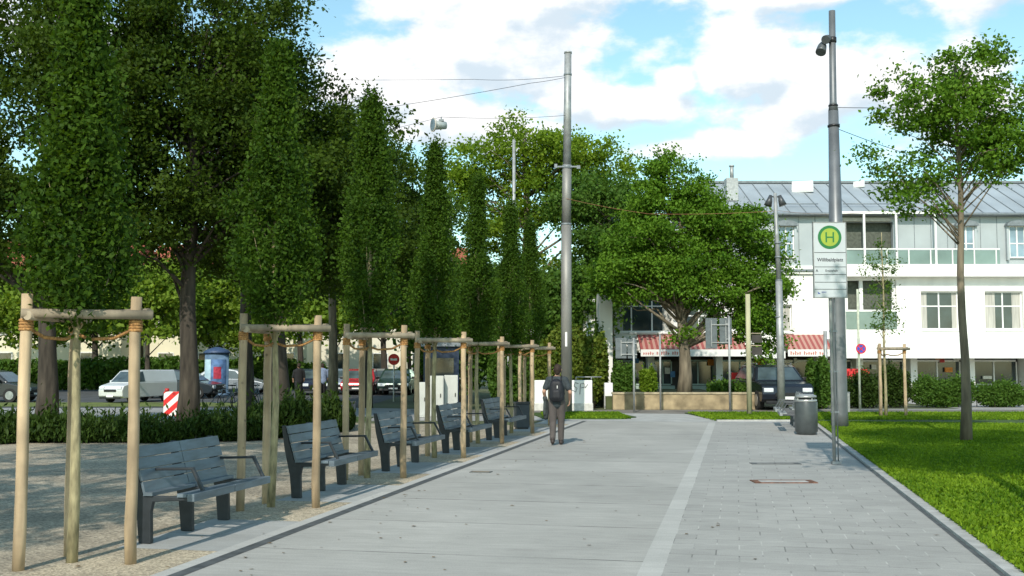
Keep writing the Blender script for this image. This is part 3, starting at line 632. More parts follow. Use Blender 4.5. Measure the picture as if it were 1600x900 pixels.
# ------------------------------------------------------------------ benches
def make_bench(cast, board, label, group):
    """u = along x, seat opens towards +y, foot line at y=0"""
    r = empty('park_bench', (0, 0, 0), 0, label, 'bench', group)
    Lb = 1.62
    for u in (0.0, Lb / 2, Lb):
        prof = [(-0.065, 0.0), (0.065, 0.0), (0.055, 0.30), (0.075, 0.40), (0.50, 0.425), (0.50, 0.45), (-0.03, 0.46), (-0.10, 0.70), (-0.165, 0.93), (-0.215, 0.93), (-0.17, 0.62), (-0.095, 0.30)]
        b = MB(); b.prism(prof, u - 0.03, u + 0.03, lambda a, c, w: Vector((w, a, c))); b.build('leg', cast, r, .008)
    back = [(-0.040, 0.520), (-0.072, 0.633), (-0.105, 0.746), (-0.138, 0.859)]
    for half in (0, 1):
        u0 = -0.05 if half == 0 else Lb / 2 + .006; u1 = (Lb / 2 - .006) if half == 0 else Lb + .05
        b = MB()
        for y, z in back: b.box(((u0 + u1) / 2, y + 0.022, z + .015), (u1 - u0, 0.028, 0.108), Matrix.Rotation(0.285, 3, 'X'))
        b.build('backrest', board, r, .004)
        b = MB()
        b.box(((u0 + u1) / 2, 0.035, 0.475), (u1 - u0, 0.10, 0.036)); b.box(((u0 + u1) / 2, 0.395, 0.470), (u1 - u0, 0.10, 0.036))
        b.box(((u0 + u1) / 2, 0.490, 0.452), (u1 - u0, 0.075, 0.075))
        b.build('seat', board, r, .004)
    for u in (Lb / 2 - 0.36 - 0.2, Lb):
        b = MB(); b.bar((u, -0.10, 0.685), (u, 0.36, 0.700), 0.055, 0.025); b.bar((u, 0.345, 0.70), (u, 0.47, 0.47), 0.045, 0.03)
        b.build('armrest', cast if u < Lb else cast, r, .006)
    return r
cast2 = mat('bench_cast_grey', (0.075, 0.085, 0.095), 0.45, noise=.12, scale=8)
bl = ['blue grey slatted bench nearest the camera behind the first big pole', 'second nearest slatted bench, behind the tall front pole of the wooden tree guard',
      'third slatted bench of the row, in the middle', 'fourth slatted bench of the row with the pale cabinets behind it', 'farthest slatted bench of the row, beside the dark square bin']
bench0 = make_bench(benchd, benchs, bl[0], 'slatted benches in a row between the young trees')
BP = Vector((-3.55, 10.70, 0.012)); bd = Vector((0.2085, 0.978, 0)).normalized()
for i in range(5):
    o = bench0 if i == 0 else copy_tree(bench0, None, bl[i])
    o.location = BP + bd * (3.63 * i + random.uniform(-.03, .03)); o.rotation_euler = (0, 0, 0)
    # local x along the row, local +y towards the walk (right of the row)
    q = Matrix(((bd.x, bd.y, 0), (bd.y, -bd.x, 0), (0, 0, 1)))
    o.rotation_euler = (0, 0, math.atan2(bd.y, bd.x) ); o.scale = (1, -1, 1)
rb = make_bench(cast2, benchg, 'pale grey slatted bench behind the round bin, the nearer of two', 'pale benches on the right edge of the pavement')
rb.location = st(1.58, 28.6, 0.012); rb.rotation_euler = (0, 0, math.pi / 2 - TH)
rb2 = copy_tree(rb, None, 'pale grey slatted bench farther back behind the round bin'); rb2.location = st(1.55, 30.9, 0.012)

# ------------------------------------------------------------------ pole guards round the young trees
def make_guard(label, group):
    r = empty('tree_guard', (0, 0, 0), 0, label, 'tree guard', group)
    A, B, D = Vector((-.33, -.29, 0)), Vector((-.19, .41, 0)), Vector((.51, 0, 0))
    hs = (2.34, 2.31, 2.33)
    for p, h in zip((A, B, D), hs):
        b = MB(); n = 7
        b.tube([p + Vector((random.uniform(-.006, .006), random.uniform(-.006, .006), -.03 + (h + .03) * i / n)) for i in range(n + 1)], [.050, .052, .049, .050, .048, .049, .048, .047], 14)
        b.build('pole', wood, r)
    zz = 2.17
    def off(p, q, e=.09): d = (q - p).normalized() * e; return p - d, q + d
    for (p, q, dz, sd) in ((A, D, 0.0, -.075), (A, B, -.0, -.07), (B, D, 0.0, .07)):
        p2, q2 = off(p, q); nn = (q - p).normalized().cross(Vector((0, 0, 1))) * (-sd if sd < 0 else -sd)
        if (p, q) == (A, D): nn = Vector((.1, -.07, 0)) * .75
        zo = Vector((0, 0, zz + (0.0 if (p, q) == (A, D) else -.02 if (p, q) == (A, B) else .02)))
        b = MB(); b.tube([p2 + nn + zo, (p2 + q2) / 2 + nn + zo, q2 + nn + zo], [.04, .042, .041], 12); b.build('rail', woodold, r)
    for p in (A, B, D):
        b = MB()
        for k in range(4): b.lathe([(.052, 0), (.062, .008), (.062, .02), (.052, .028)], 12, (p.x, p.y, 2.02 + k * .026))
        ctr = Vector((-.03, .06, 2.0))
        s_ = p + Vector((0, 0, 2.06)); b.tube([s_, s_.lerp(ctr, .35) + Vector((0, 0, -.07)), s_.lerp(ctr, .75) + Vector((0, 0, -.06)), ctr], .016, 7)
        b.build('rope_tie', ropem, r)
    return r
gpos = [(-3.33, 9.63), (-2.38, 13.34), (-1.66, 16.75), (-0.90, 20.3), (-0.22, 23.9), (.51, 27.4), (1.06, 30.9)]
gl = ['pole tree guard nearest the camera at the left edge', 'three pole tree guard between the first and second benches', 'three pole tree guard between the second and third benches',
      'pole tree guard in front of the pale cabinets', 'pole tree guard between the fourth bench and the farthest bench', 'pole tree guard just before the walking person', 'farthest pole tree guard of the left row']
g0 = make_guard(gl[0], 'wooden pole guards round the young trees')
for i, (x, y) in enumerate(gpos):
    o = g0 if i == 0 else copy_tree(g0, None, gl[i])
    o.location = (x - .51, y, 0.008)
    if i in (2, 4, 5): o.rotation_euler[2] = random.uniform(-.05, .05)
gr_ = make_guard('pole tree guard on the right-hand lawn round a thin young tree', 'wooden pole guards round the young trees')
gr_.location = (X(1390, 35), 35.2, 0.05); gr_.rotation_euler[2] = -.1

# ------------------------------------------------------------------ hornbeams in the guards
hbm = leafmat('hornbeam_leaf', (0.018, 0.052, 0.006), (0.085, 0.160, 0.014), 0.42)
def make_hornbeam(name, h, r, label, seed):
    global rng
    rng = np.random.default_rng(seed)
    root = empty(name, (0, 0, 0), 0, label, 'tree', 'columnar young trees in the pole guards')
    n = 190; z0 = 2.28 + .12 * math.sin(seed)
    cc = []
    for i in range(n):
        f = rng.uniform(0, 1) ** 1.15; z = z0 + (h - z0) * f
        prof = r * min(1, (f + .10) / .22) * (1 if f < .30 else .82 * max(0, 1 - (f - .30) / .62) ** 1.25 + .18 * max(0, 1 - (f - .3) / .7)) * (0.75 + .4 * rng.random()) + 0.035
        a = rng.uniform(0, 2 * PI); q = rng.uniform(.35, 1) ** .6; prof *= 1 + .28 * math.sin(a * 2 + z * 2.3 + seed) + .2 * math.sin(a * 3 - z * 5.1 + seed * 2)
        cc.append((math.cos(a) * prof * q, math.sin(a) * prof * q, z))
    # a few shoots break the outline
    for i in range(26):
        f = rng.uniform(.1, .95); a = rng.uniform(0, 2 * PI); rr = r * (1 - f) ** 1.2 * 1.25 + .05
        cc.append((math.cos(a) * rr, math.sin(a) * rr, z0 + (h - z0) * f + .15))
    cc = np.array(cc); per = rng.integers(70, 190, len(cc)); cid = np.repeat(np.arange(len(cc)), per)
    pts = cc[cid] + rng.normal(size=(len(cid), 3)) * np.array([.075, .075, .13])
    leaf_object('crown', pts, .033, hbm, root, clump_var=rng.uniform(0, 1, len(cc))[cid], up=.1, elong=1.7)
    b = MB(); m_ = 8
    b.tube([(.02 * math.sin(i), .02 * math.cos(i * 1.4), -.02 + h * .93 * i / m_) for i in range(m_ + 1)], [.052 * (1 - .85 * i / m_) for i in range(m_ + 1)], 9)
    for i in range(0, len(cc), 8):
        c = Vector(cc[i]); s = Vector((0, 0, max(2.0, c.z - 1.1 * math.hypot(c.x, c.y) - .45))); b.tube([s, s.lerp(c, .5) + Vector((c.x, c.y, 0)) * .15, c], [.010, .006, .002], 5)
    b.build('trunk', barky, root)
    return root
hl = ['dark green columnar tree rising from the first guard at the left edge', 'tall columnar tree rising from the guard beside the nearest bench', 'columnar tree in the third guard, between the second and third benches',
      'pointed columnar tree directly below the hanging floodlight', 'pointed columnar tree over the guard by the fourth bench', 'small columnar tree behind the thin grey mast', 'smallest columnar tree at the far end of the row']
hs_ = [(5.1, .66), (5.6, .66), (5.9, .68), (5.8, .60), (5.75, .58), (5.7, .58), (5.7, .54)]
for i, (x, y) in enumerate(gpos):
    h, r = hs_[i]; r *= (.58, .66, .64, .62, .62, .66, .7)[i]; t_ = make_hornbeam('columnar_hornbeam', h, r, hl[i], 100 + i)
    t_.location = (x - .54, y + .06, .008); t_.rotation_euler[2] = i * 1.1
rng = np.random.default_rng(23)

# ------------------------------------------------------------------ big trees
dkm = leafmat('maple_leaf_dark', (0.018, 0.042, 0.005), (0.075, 0.125, 0.012), 0.4)  # dark leaf colour also stands in for the shade on these crowns
oakm = leafmat('oak_leaf', (0.045, 0.120, 0.008), (0.150, 0.275, 0.024), 0.3)
yelm = leafmat('ash_leaf_yellowish', (0.075, 0.155, 0.010), (0.23, 0.33, 0.030), 0.42)
litm = leafmat('lime_leaf_bright', (0.10, 0.19, 0.02), (0.26, 0.36, 0.05), 0.45)
midm = leafmat('shrub_leaf_mid', (0.040, 0.10, 0.014), (0.11, 0.20, 0.03), 0.35)
hedm = leafmat('hedge_leaf_mixed', (0.050, 0.11, 0.014), (0.18, 0.21, 0.03), 0.3)
BG = 'big broadleaf trees left of the walk'
tree('maple_tree', (X(295, 30), 30, 0), 9.5, .26, [(0, 0, 8.2, 2.9, 3.0, 3.6), (.4, 0, 10.8, 2.6, 2.5, 2.6), (-1.9, 0, 9.5, 2.0, 2.4, 2.8), (1.7, -.3, 7.5, 1.7, 1.8, 2.4), (-.8, .5, 5.6, 2.9, 2.6, 1.4), (1.5, 0, 11.6, 1.6, 1.8, 2.2)],
     290, 270, .66, .080, dkm, bark, 'tall dark maple with the straight trunk behind the striped barrier board', 'tree', BG, limbs=70, fork=3.6)
tree('maple_tree', (X(62, 28), 28.5, 0), 9.2, .25, [(0, 0, 7.5, 2.9, 3, 3.4), (.9, 0, 10.4, 2.2, 2.5, 2.4), (-1.2, 0, 9.4, 2.2, 2.4, 2.5), (1.9, 0, 6.6, 1.8, 1.9, 1.9), (-1.5, 0, 5.4, 2.4, 2.4, 1.5), (0, 0, 11.5, 2, 2, 1.8)],
     230, 260, .66, .080, dkm, bark, 'tall dark maple at the extreme left edge of the picture', 'tree', BG, limbs=60, fork=3.4)
tree('maple_tree', (X(432, 33), 33, 0), 8.6, .34, [(.1, 0, 7.0, 3.0, 2.6, 2.8), (-1.0, 0, 9.0, 2.2, 2.2, 2.6), (1.8, 0, 6.6, 2.0, 2, 2.3), (.3, 0, 4.9, 2.8, 2.4, 1.1), (1.0, 0, 9.0, 1.6, 1.6, 1.6), (-.6, 0, 11.2, 1.8, 1.8, 1.8)],
     260, 250, .66, .085, dkm, bark, 'thick trunked dark maple behind the second pole guard', 'tree', BG, limbs=60, fork=3.4)
tree('maple_tree', (X(385, 39), 39, 0), 10, .24, [(0, 0, 9.6, 2.6, 2.5, 3.0), (.5, 0, 6.4, 3, 2.5, 2.4), (-1, 0, 12.2, 1.7, 1.8, 2.0)],
     105, 200, .75, .10, dkm, bark, 'dark maple standing between the two thicker trunks', 'tree', BG, limbs=45, fork=3.8)
tree('maple_tree', (X(572, 43), 43, 0), 9, .22, [(-.6, 0, 8.2, 2.6, 2.6, 3.0), (1.0, 0, 7.0, 2.4, 2.2, 2.6), (-.9, 0, 10.2, 1.8, 1.6, 1.5), (0, 0, 5.6, 3, 2.6, 1.6)],
     160, 190, .70, .095, dkm, bark, 'dark tree whose crown fills the gap behind the third guard', 'tree', BG, limbs=50, fork=3.8)
tree('maple_tree', (X(655, 50), 50, 0), 9, .2, [(-.4, 0, 8.6, 2.2, 2.2, 2.9), (.9, 0, 7.0, 2.2, 2.2, 2.2), (0, 0, 5.0, 2.6, 2.6, 1.5)],
     120, 180, .7, .105, midm, bark, 'mid green tree behind the hanging floodlight', 'tree', BG, limbs=45, fork=3.6)
# bare twigs above the crown line
tw = tree('dead_topped_tree', (X(520, 47), 47, 0), 13.0, .2, [(0, 0, 8.5, 2.2, 2.0, 2.6), (.8, 0, 10.9, 1.2, 1.2, 1.0), (2.1, 0, 11.9, .6, .6, .8)], 110, 120, 1.1, .15, dkm, barkg, 'tree with bare dead twigs sticking out above its crown', 'tree', BG, limbs=20, fork=4)
b = MB()
for i in range(26):
    s = Vector((rng.uniform(-.1, .3), 0, rng.uniform(11.2, 13.0))); e = s + Vector((rng.uniform(-1.3, 1.3), rng.uniform(-.6, .6), rng.uniform(.5, 1.7)))
    b.tube([s, s.lerp(e, .5) + Vector((0, 0, .12)), e], [.03, .018, .006], 5)
    for k in range(3):
        f = s.lerp(e, rng.uniform(.4, .9)); b.tube([f, f + Vector((rng.uniform(-.4, .4), rng.uniform(-.2, .2), rng.uniform(.1, .5)))], [.012, .004], 4)
b.build('bare_twigs', barkg, tw)
# the ash behind the central mast: open crown on a forked trunk
tree('ash_tree', (X(822, 58), 58, 0), 14.0, .36, [(-2.3, 0, 12.4, 2.2, 2.2, 1.9), (-.2, 0, 13.4, 2.1, 2.2, 1.7), (1.9, 0, 12.8, 2.1, 2.2, 1.9), (1.2, .5, 10.2, 2.2, 1.8, 1.4), (-1.2, .6, 10.0, 1.6, 1.6, 1.2), (4.0, 0, 12.2, 1.8, 2.0, 1.6), (-3.4, 0, 11.2, 1.1, 1.5, .9), (3.0, 0, 10.2, 1.9, 2.0, 1.2), (.2, 0, 11.2, 1.6, 2, .9), (-2.0, 0, 8.6, 1.5, 1.6, .9), (5.2, 0, 9.6, 1.6, 1.8, 1.7), (2.4, 0, 7.2, 2.0, 2, 1.0)],
     330, 120, .72, .12, yelm, barkg, 'tall yellowish green tree with an open crown and forked trunk behind the central mast', 'tree', limbs=42, fork=6.0, shell=.1, limb_r=.30)
tree('ash_tree', (X(955, 53), 53, 0), 9.5, .24, [(0, 0, 8.6, 1.9, 2, 2.4), (1.0, 0, 6.9, 2.0, 2, 1.9), (-1.6, 0, 9.4, 1.5, 1.5, 2.0), (-.7, 0, 5.9, 2.3, 2, 1.5)],
     170, 170, .7, .115, midm, barkg, 'light green tree between the central mast and the broad oak', 'tree', limbs=50, fork=4.5)
# the oak in the front garden
tree('oak_tree', (X(1068, 44), 44, .5), 7.6, .25, [(-.2, 0, 6.4, 2.2, 2.2, 2.0), (-.6, 0, 9.0, .8, 1.0, .95), (-1.3, 0, 7.8, 1.0, 1.2, .9), (.5, 0, 8.0, 1.0, 1.2, .9), (1.7, 0, 6.9, 1.4, 1.7, 1.3), (2.7, 0, 6.2, 1.2, 1.5, 1.2), (3.0, 0, 4.6, 1.3, 1.6, 1.3), (-2.1, 0, 4.8, 1.6, 1.8, 1.1), (-1.7, 0, 6.0, 1.5, 1.7, 1.3), (.2, -.6, 5.2, 1.8, 1.4, 1.0), (.9, 0, 4.2, 2.0, 2.0, .8), (-2.9, 0, 4.4, .8, 1.2, .6), (1.2, 0, 7.2, .9, 1, .7), (3.0, 0, 3.2, .9, 1, .9), (-.1, -.2, 2.5, .5, .6, .35), (2.0, -.3, 2.7, 1.1, 1.1, .7), (3.4, 0, 2.4, .7, .9, 1.0)],
     560, 190, .46, .085, oakm, barkg, 'broad rounded oak in the raised front garden before the shops', 'tree', limbs=95, fork=2.4, shell=.4, limb_r=.36)
# tree entering from the right
tree('maple_tree', (X(1505, 24), 24, .05), 8.4, .10, [(0, 0, 7.0, 1.1, 1.2, 1.1), (-1.0, 0, 7.6, .8, 1.0, .7), (-1.55, 0, 6.2, .65, .8, .45), (-.9, 0, 5.5, .8, .8, .5), (.9, 0, 6.4, 1.0, 1, .8), (.3, 0, 8.2, .9, 1, .6), (1.3, 0, 7.6, .7, .8, .6)],
     120, 190, .36, .06, oakm, barkg, 'leafy tree with a slender trunk standing in the right-hand lawn', 'tree', limbs=60, fork=3.6, shell=.3)
for x, y, lab, nc in ((-10.2, -1.0, 'plane tree to the left of the camera that shades the near gravel', 190), (-8.6, 5.0, 'plane tree to the left of the camera that shades the benches', 170), (-9.8, 10.8, 'plane tree outside the left picture edge that shades the middle gravel', 170)):
    tree('park_tree', (x, y, 0), 10.5, .2, [(0, 0, 8.6, 3.0, 3.2, 2.4), (.8, .6, 10.4, 2.0, 2.2, 1.6), (-1, -.5, 7.4, 2.4, 2.2, 1.4)], nc // 3, 150, .62, .12, dkm, bark, lab, 'tree', 'park trees outside the left picture edge', limbs=30, fork=4.8)
for x, y, lab in ((5.3, 8.6, 'park tree to the right of the camera whose crown shades the near lawn'), (7.7, 13.6, 'park tree to the right of the camera whose crown shades the middle lawn')):
    tree('park_tree', (x, y, .05), 9.5, .14, [(0, 0, 9.2, 2.3, 2.3, 1.5), (1.2, .4, 9.0, 1.6, 1.6, 1.2)], 120, 150, .7, .11, oakm, barkg, lab, 'tree', 'park trees that shade the lawn', limbs=30, fork=6.5)
# thin young tree in the right guard
tree('young_tree', (X(1381, 35.2), 35.2, .05), 6.0, .045, [(0, 0, 4.6, .55, .5, 1.3), (0, 0, 3.1, .42, .45, .7), (.1, 0, 5.5, .3, .3, .6)], 42, 40, .24, .05, midm, barky, 'thin sparse young tree inside the right-hand pole guard', 'tree', limbs=30, fork=2.3, shell=.1)

# background rows, sunlit, beyond the road
bgl = [(-130, 62, 'bright green lime tree beyond the road far outside the left posts', 5.2), (70, 66, 'bright lime tree beyond the road at the far left', 5.4), (232, 62, 'sunlit yellow green tree above the white van', 5.6), (345, 66, 'sunlit yellow green tree behind the blue advertising column', 5.2),
       (415, 74, 'bright tree behind the parked bicycles', 5.5), (525, 64, 'bright green tree glimpsed between the second and third guards', 5.6), (640, 70, 'pale green tree glimpsed over the third guard', 6.2)]
for px, D, lab, h in bgl:
    tree('lime_tree', (X(px, D), D, 0), h + .5, .16, [(0, 0, h - .6, 2.9, 2.2, 2.0), (1.2, 0, h + .8, 1.8, 1.8, 1.4), (-1.3, 0, h - .2, 1.9, 1.8, 1.6)], 75, 110, 1.0, .2, litm, bark, lab, 'tree', 'sunlit trees beyond the road', limbs=24, fork=2.2)
for px, D, lab, h in ((150, 80, 'tall green tree far beyond the road above the van', 9), (-60, 78, 'tall green tree far beyond the road at the left edge', 9.5), (300, 84, 'tall green tree far beyond the road behind the tall maple', 9.5), (470, 84, 'tall green tree far beyond the road behind the second guard', 9.5), (600, 82, 'tall green tree far behind the parked cars', 9.5),
                      (735, 74, 'tall rounded green tree far behind the fourth guard', 7.5)):
    tree('lime_tree', (X(px, D), D, 0), h, .25, [(0, 0, h - 2, 3.6, 2.6, 3.2), (2.2, 0, h - 3, 2.4, 2.2, 2.2), (-2.3, 0, h - 2.6, 2.4, 2, 2.4)], 110, 90, 1.3, .26, midm, bark, lab, 'tree', 'green trees far beyond the road', limbs=24, fork=3)
# denser small trees behind the hornbeams
for px, D, lab, h, rx in ((715, 47, 'dense small tree behind the pale cabinets', 4.2, 1.8), (785, 50, 'dense small tree behind the round red sign board', 5.6, 1.9), (868, 49, 'dense small tree just left of the central mast', 5.4, 1.8), (905, 52, 'dense small tree right behind the central mast', 5.6, 1.6)):
    tree('small_tree', (X(px, D), D, 0), h, .12, [(0, 0, h * .62, rx, 1.6, h * .42), (.5, 0, h * .9, rx * .6, 1, h * .25), (-.6, 0, h * .75, rx * .6, 1, h * .3)], 90, 140, .8, .14, midm, bark, lab, 'tree', 'dense small trees behind the far guards', limbs=24, fork=1.2)

# ------------------------------------------------------------------ hedges and shrubs
def shrub(name, loc, dims, n, size, m, label, cat='shrub', group=None, stems=14, blades=False, tall=0.0):
    r = empty(name, loc, 0, label, cat, group)
    u = rng.uniform(-1, 1, size=(n * 3, 3)); u = u[(np.abs(u) ** 3).sum(1) < 1][:n]
    z = (u[:, 2] + 1) / 2
    am = 3.0 if name == 'low_shrub' else 1.0; nz = am * (np.sin(u[:, 0] * 5 + loc[0]) * .10 + np.sin(u[:, 0] * 13 + u[:, 1] * 5 + loc[1] * 3) * .08 + np.sin(u[:, 0] * 31 + u[:, 1] * 9) * .04)
    pts = np.stack([u[:, 0] * dims[0] / 2, u[:, 1] * dims[1] / 2, z * dims[2] * (1 + nz) + rng.exponential(.06, len(z)) * (1 + tall)], 1)
    leaf_object('foliage', pts, size, m, r, up=.3, elong=3.0 if blades else 1.5, blades=blades)
    b = MB()
    for i in range(stems):
        x, y = rng.uniform(-.45, .45) * dims[0], rng.uniform(-.4, .4) * dims[1]
        b.tube([(x, y, -.03), (x + rng.uniform(-.1, .1), y, dims[2] * rng.uniform(.6, .95))], [.018, .006], 5)
    b.build('stems', bark, r)
    return r
dshr = leafmat('shrub_leaf_dark', (0.014, 0.034, 0.006), (0.055, 0.095, 0.014), 0.25)
for px, D, w, h, lab in ((-60, 24.5, 3.6, .75, 'dark low shrub bed section at the left edge'), (120, 25, 3.4, .7, 'dark low shrub beside the left edge trunk'), (262, 25, 2.0, .42, 'grassy dark shrub in front of the striped barrier board'), (372, 25.5, 1.7, .85, 'dark shrub between the maple trunk and the second guard'),
                         (455, 26.5, 1.7, 1.35, 'taller dark shrub right of the second guard'), (515, 28.5, 1.3, 1.2, 'dark shrub behind the second nearest bench')):
    shrub('low_shrub', (X(px, D), D, 0), (w, 2.2, h * .40), int(w * h * 9000 + 4000), .05, dshr, lab, 'shrub', 'dark shrubs behind the benches', tall=.5, blades=True)
shrub('bushy_hedge', (X(893, 43), 43.2, 0), (2.9, 1.6, 2.95), 26000, .10, hedm, 'tall olive and rust tinted hedge beside the tall mast', 'hedge')
shrub('bushy_hedge', (X(820, 44), 44.4, 0), (3.0, 1.4, 2.2), 18000, .11, midm, 'green hedge behind the farthest pole guards', 'hedge')
shrub('garden_bush', (X(973, 42.8), 42.8, .5), (.95, .7, 1.1), 3500, .08, midm, 'leafy bush at the left end of the stone wall', 'bush', stems=6)
shrub('garden_bush', (X(1012, 43), 43, .5), (.7, .6, .95), 1800, .08, yelm, 'thin yellowish bush before the shop door', 'bush', stems=6)
shrub('clipped_bush', (X(1137, 42.9), 42.9, .5), (1.7, .8, .42), 5000, .07, midm, 'low clipped bush on the stone wall right of the oak trunk', 'bush', stems=6)
shrub('garden_bush', (X(1277, 41.8), 41.8, 0), (.95, .9, 1.75), 6500, .09, midm, 'upright green bush right beside the dark car', 'bush', stems=8)
shrub('garden_bush', (X(1345, 43), 43, 0), (1.5, 1.0, 1.25), 9000, .06, dshr, 'dark bush behind the right-hand pole guard', 'bush', stems=8)
shrub('garden_bush', (X(1392, 43.5), 43.5, 0), (1.4, 1.0, 1.5), 9000, .06, dshr, 'dark taller bush behind the right pole guard rails', 'bush', stems=8)
shrub('garden_bush', (X(1470, 43.5), 43.5, 0), (2.6, 1.0, 1.1), 12000, .06, midm, 'green bush row at the right edge of the picture', 'bush', stems=8)
shrub('garden_bush', (X(1560, 43.5), 43.5, 0), (2.0, 1.0, .9), 9000, .06, midm, 'lowest green bush at the far right picture edge', 'bush', stems=8)
# ivy up the annex corner, clipped hedge before the far houses
shrub('climbing_ivy', (X(936, 45.5), 45.6, 0), (.5, .35, 3.2), 2600, .08, midm, 'climbing ivy on the left side of the white annex corner', 'climbing plant', stems=3)
shrub('clipped_hedge', (X(60, 78), 72, 0), (30, 1.2, 2.0), 26000, .2, midm, 'long clipped green hedge beyond the road at far left', 'hedge', stems=20)
shrub('clipped_hedge', (X(420, 76), 74, 0), (9, 1.2, 1.9), 12000, .2, midm, 'clipped green hedge behind the blue advertising column', 'hedge', stems=12)

# ------------------------------------------------------------------ masts, lamp posts, signs
def ring(b, x, y, z, r, h=.08): b.lathe([(r, 0), (r + .02, .01), (r + .02, h - .01), (r, h)], 18, (x, y, z))
m1 = empty('tram_mast', (X(885, 38), 38, .04), 0, 'tall grey overhead line mast in the centre, beside the walking person', 'mast')
b = MB(); b.tube([(0, 0, 0), (0, 0, 4.0), (.01, 0, 6.6)], [.19, .185, .18], 20); b.build('lower_shaft', steelw, m1)
b = MB(); b.tube([(.01, 0, 6.6), (.04, 0, 8.7)], [.165, .16], 20); b.build('middle_shaft', steelw, m1)
b = MB(); b.tube([(.04, 0, 8.7), (.09, 0, 12.7)], [.145, .125], 20); b.tube([(.09, 0, 12.7), (.09, 0, 12.76)], [.14, .14], 20); b.build('upper_shaft', galv, m1)
b = MB(); ring(b, .01, 0, 6.55, .17); ring(b, .045, 0, 8.55, .15, .14); b.bar((-.33, -.1, 8.62), (.4, -.1, 8.62), .05, .05); b.box((-.36, -.1, 8.64), (.1, .12, .14)); b.box((.44, -.1, 8.6), (.12, .12, .12)); ring(b, .08, 0, 11.9, .125, .08); b.build('clamp', seamm, m1)
b = MB(); b.box((-.02, -.2, 2.55), (.07, .02, .5)); b.build('number_plate', whitem, m1)
m2 = empty('tram_mast', (X(1309, 29.4), 29.4, .05), 0, 'tall dark grey mast with a spotlight, behind the bus stop sign', 'mast')
b = MB(); b.tube([(0, 0, 0), (0, 0, .35), (0, 0, 3.9), (.0, 0, 8.6)], [.235, .215, .20, .135], 22); b.build('lower_shaft', steeld, m2)
b = MB(); b.tube([(0, 0, 8.6), (0, 0, 8.85), (.02, 0, 11.4)], [.135, .095, .088], 18); b.build('upper_shaft', steeld, m2)
b = MB(); ring(b, 0, 0, 8.15, .145, .07); ring(b, 0, 0, 8.72, .11, .06); ring(b, .015, 0, 10.5, .09, .16); b.box((.1, 0, 8.19), (.12, .08, .1)); b.build('clamp', blackm, m2)
def spot(b, p, d, r=.13, l=.3):
    p, d = Vector(p), Vector(d).normalized(); b.tube([p - d * l * .5, p - d * l * .2, p + d * l * .3, p + d * l * .5], [r * .55, r * .85, r, r * 1.02], 14)
sp_ = empty('spotlight', (X(1309, 29.4) + .14, 29.4, .05), 0, 'dark double spotlight clamped near the top of the right mast', 'spotlight')
b = MB(); b.tube([(-.15, 0, 10.58), (-.32, -.05, 10.5)], .035, 8); b.build('bracket', blackm, sp_)
b = MB(); spot(b, (-.30, -.12, 10.58), (-.5, -.6, -.35), .12, .26); b.build('lamp_head', mat('lamp_grey', (.10, .11, .115), .4, .3), sp_)
b = MB(); spot(b, (-.42, .0, 10.36), (-.35, -.5, -.9), .14, .36); b.build('lamp_head', MATS['lamp_grey'], sp_)
# small lamp post with two bell lamps
m3 = empty('lamp_post', (X(1219, 38), 38, .04), 0, 'galvanised stepped lamp post with two small spotlights in front of the dormer window', 'lamp post')
b = MB(); b.tube([(0, 0, 0), (-.02, 0, 4.6)], [.135, .115], 16); b.tube([(-.02, 0, 4.6), (-.10, 0, 7.7)], [.09, .06], 14); b.build('post', galv, m3)
b = MB(); [ring(b, -.02 - .01 * k, 0, z, .10, .06) for k, z in enumerate((4.58, 5.4, 5.9, 3.3))]; b.build('clamp', seamm, m3)
for sx_ in (-1, 1):
    b = MB(); b.tube([(-.1, 0, 7.55), (-.1 + sx_ * .18, 0, 7.6)], .025, 6); b.tube([(-.1 + sx_ * .16, 0, 7.62), (-.1 + sx_ * .2, -.02, 7.45), (-.1 + sx_ * .27, -.03, 7.25)], [.05, .10, .14], 12); b.build('lamp_head', mat('lamp_dark', (.07, .075, .08), .4, .3), m3)
# thin masts beyond
for px, D, top, r_, lab in ((803, 54, 215, .11, 'thin pale mast rising in front of the open crowned tree'), (703, 60, 268, .12, 'short visible mast tip right of the pointed columnar tree'), (390, 56, 560, .05, 'thin pale pole beyond the bicycles')):
    h = Z(top, D); b = MB(); b.tube([(0, 0, 0), (0, 0, h * .55), (0, 0, h)], [r_, r_ * .9, r_ * .7], 12); o = b.build('thin_mast', galv, None, loc=(X(px, D), D, 0)); tag(o, lab, 'mast')
o = MB().tube([(0, 0, -.02), (0, 0, Z(462, 36.3))], [.085, .078], 14).build('wooden_post', mat('pale_weathered_post', (.42, .40, .26), .8, noise=.15, scale=5, stretch=(1, 1, .15)), None, loc=(X(1169, 36.3), 36.3, .05)); tag(o, 'tall pale wooden post on the far lawn strip', 'post')
w_ = empty('board_sign', (X(1169, 36.3), 36.3, 0), 0, 'two small dark boards fixed to the tall wooden post', 'sign')
for za, zb_ in ((523, 536), (542, 555)):
    b = MB(); b.box((.28, .0, Z((za + zb_) / 2, 36.3)), (.34, .03, .26)); p = b.build('board', shade, w_); b = MB(); b.box((.25, 0, Z(za - 2, 36.3)), (.36, .035, .03)); b.build('bracket', woodold, p)  # brown boards; their near-black colour carries the shadow on them
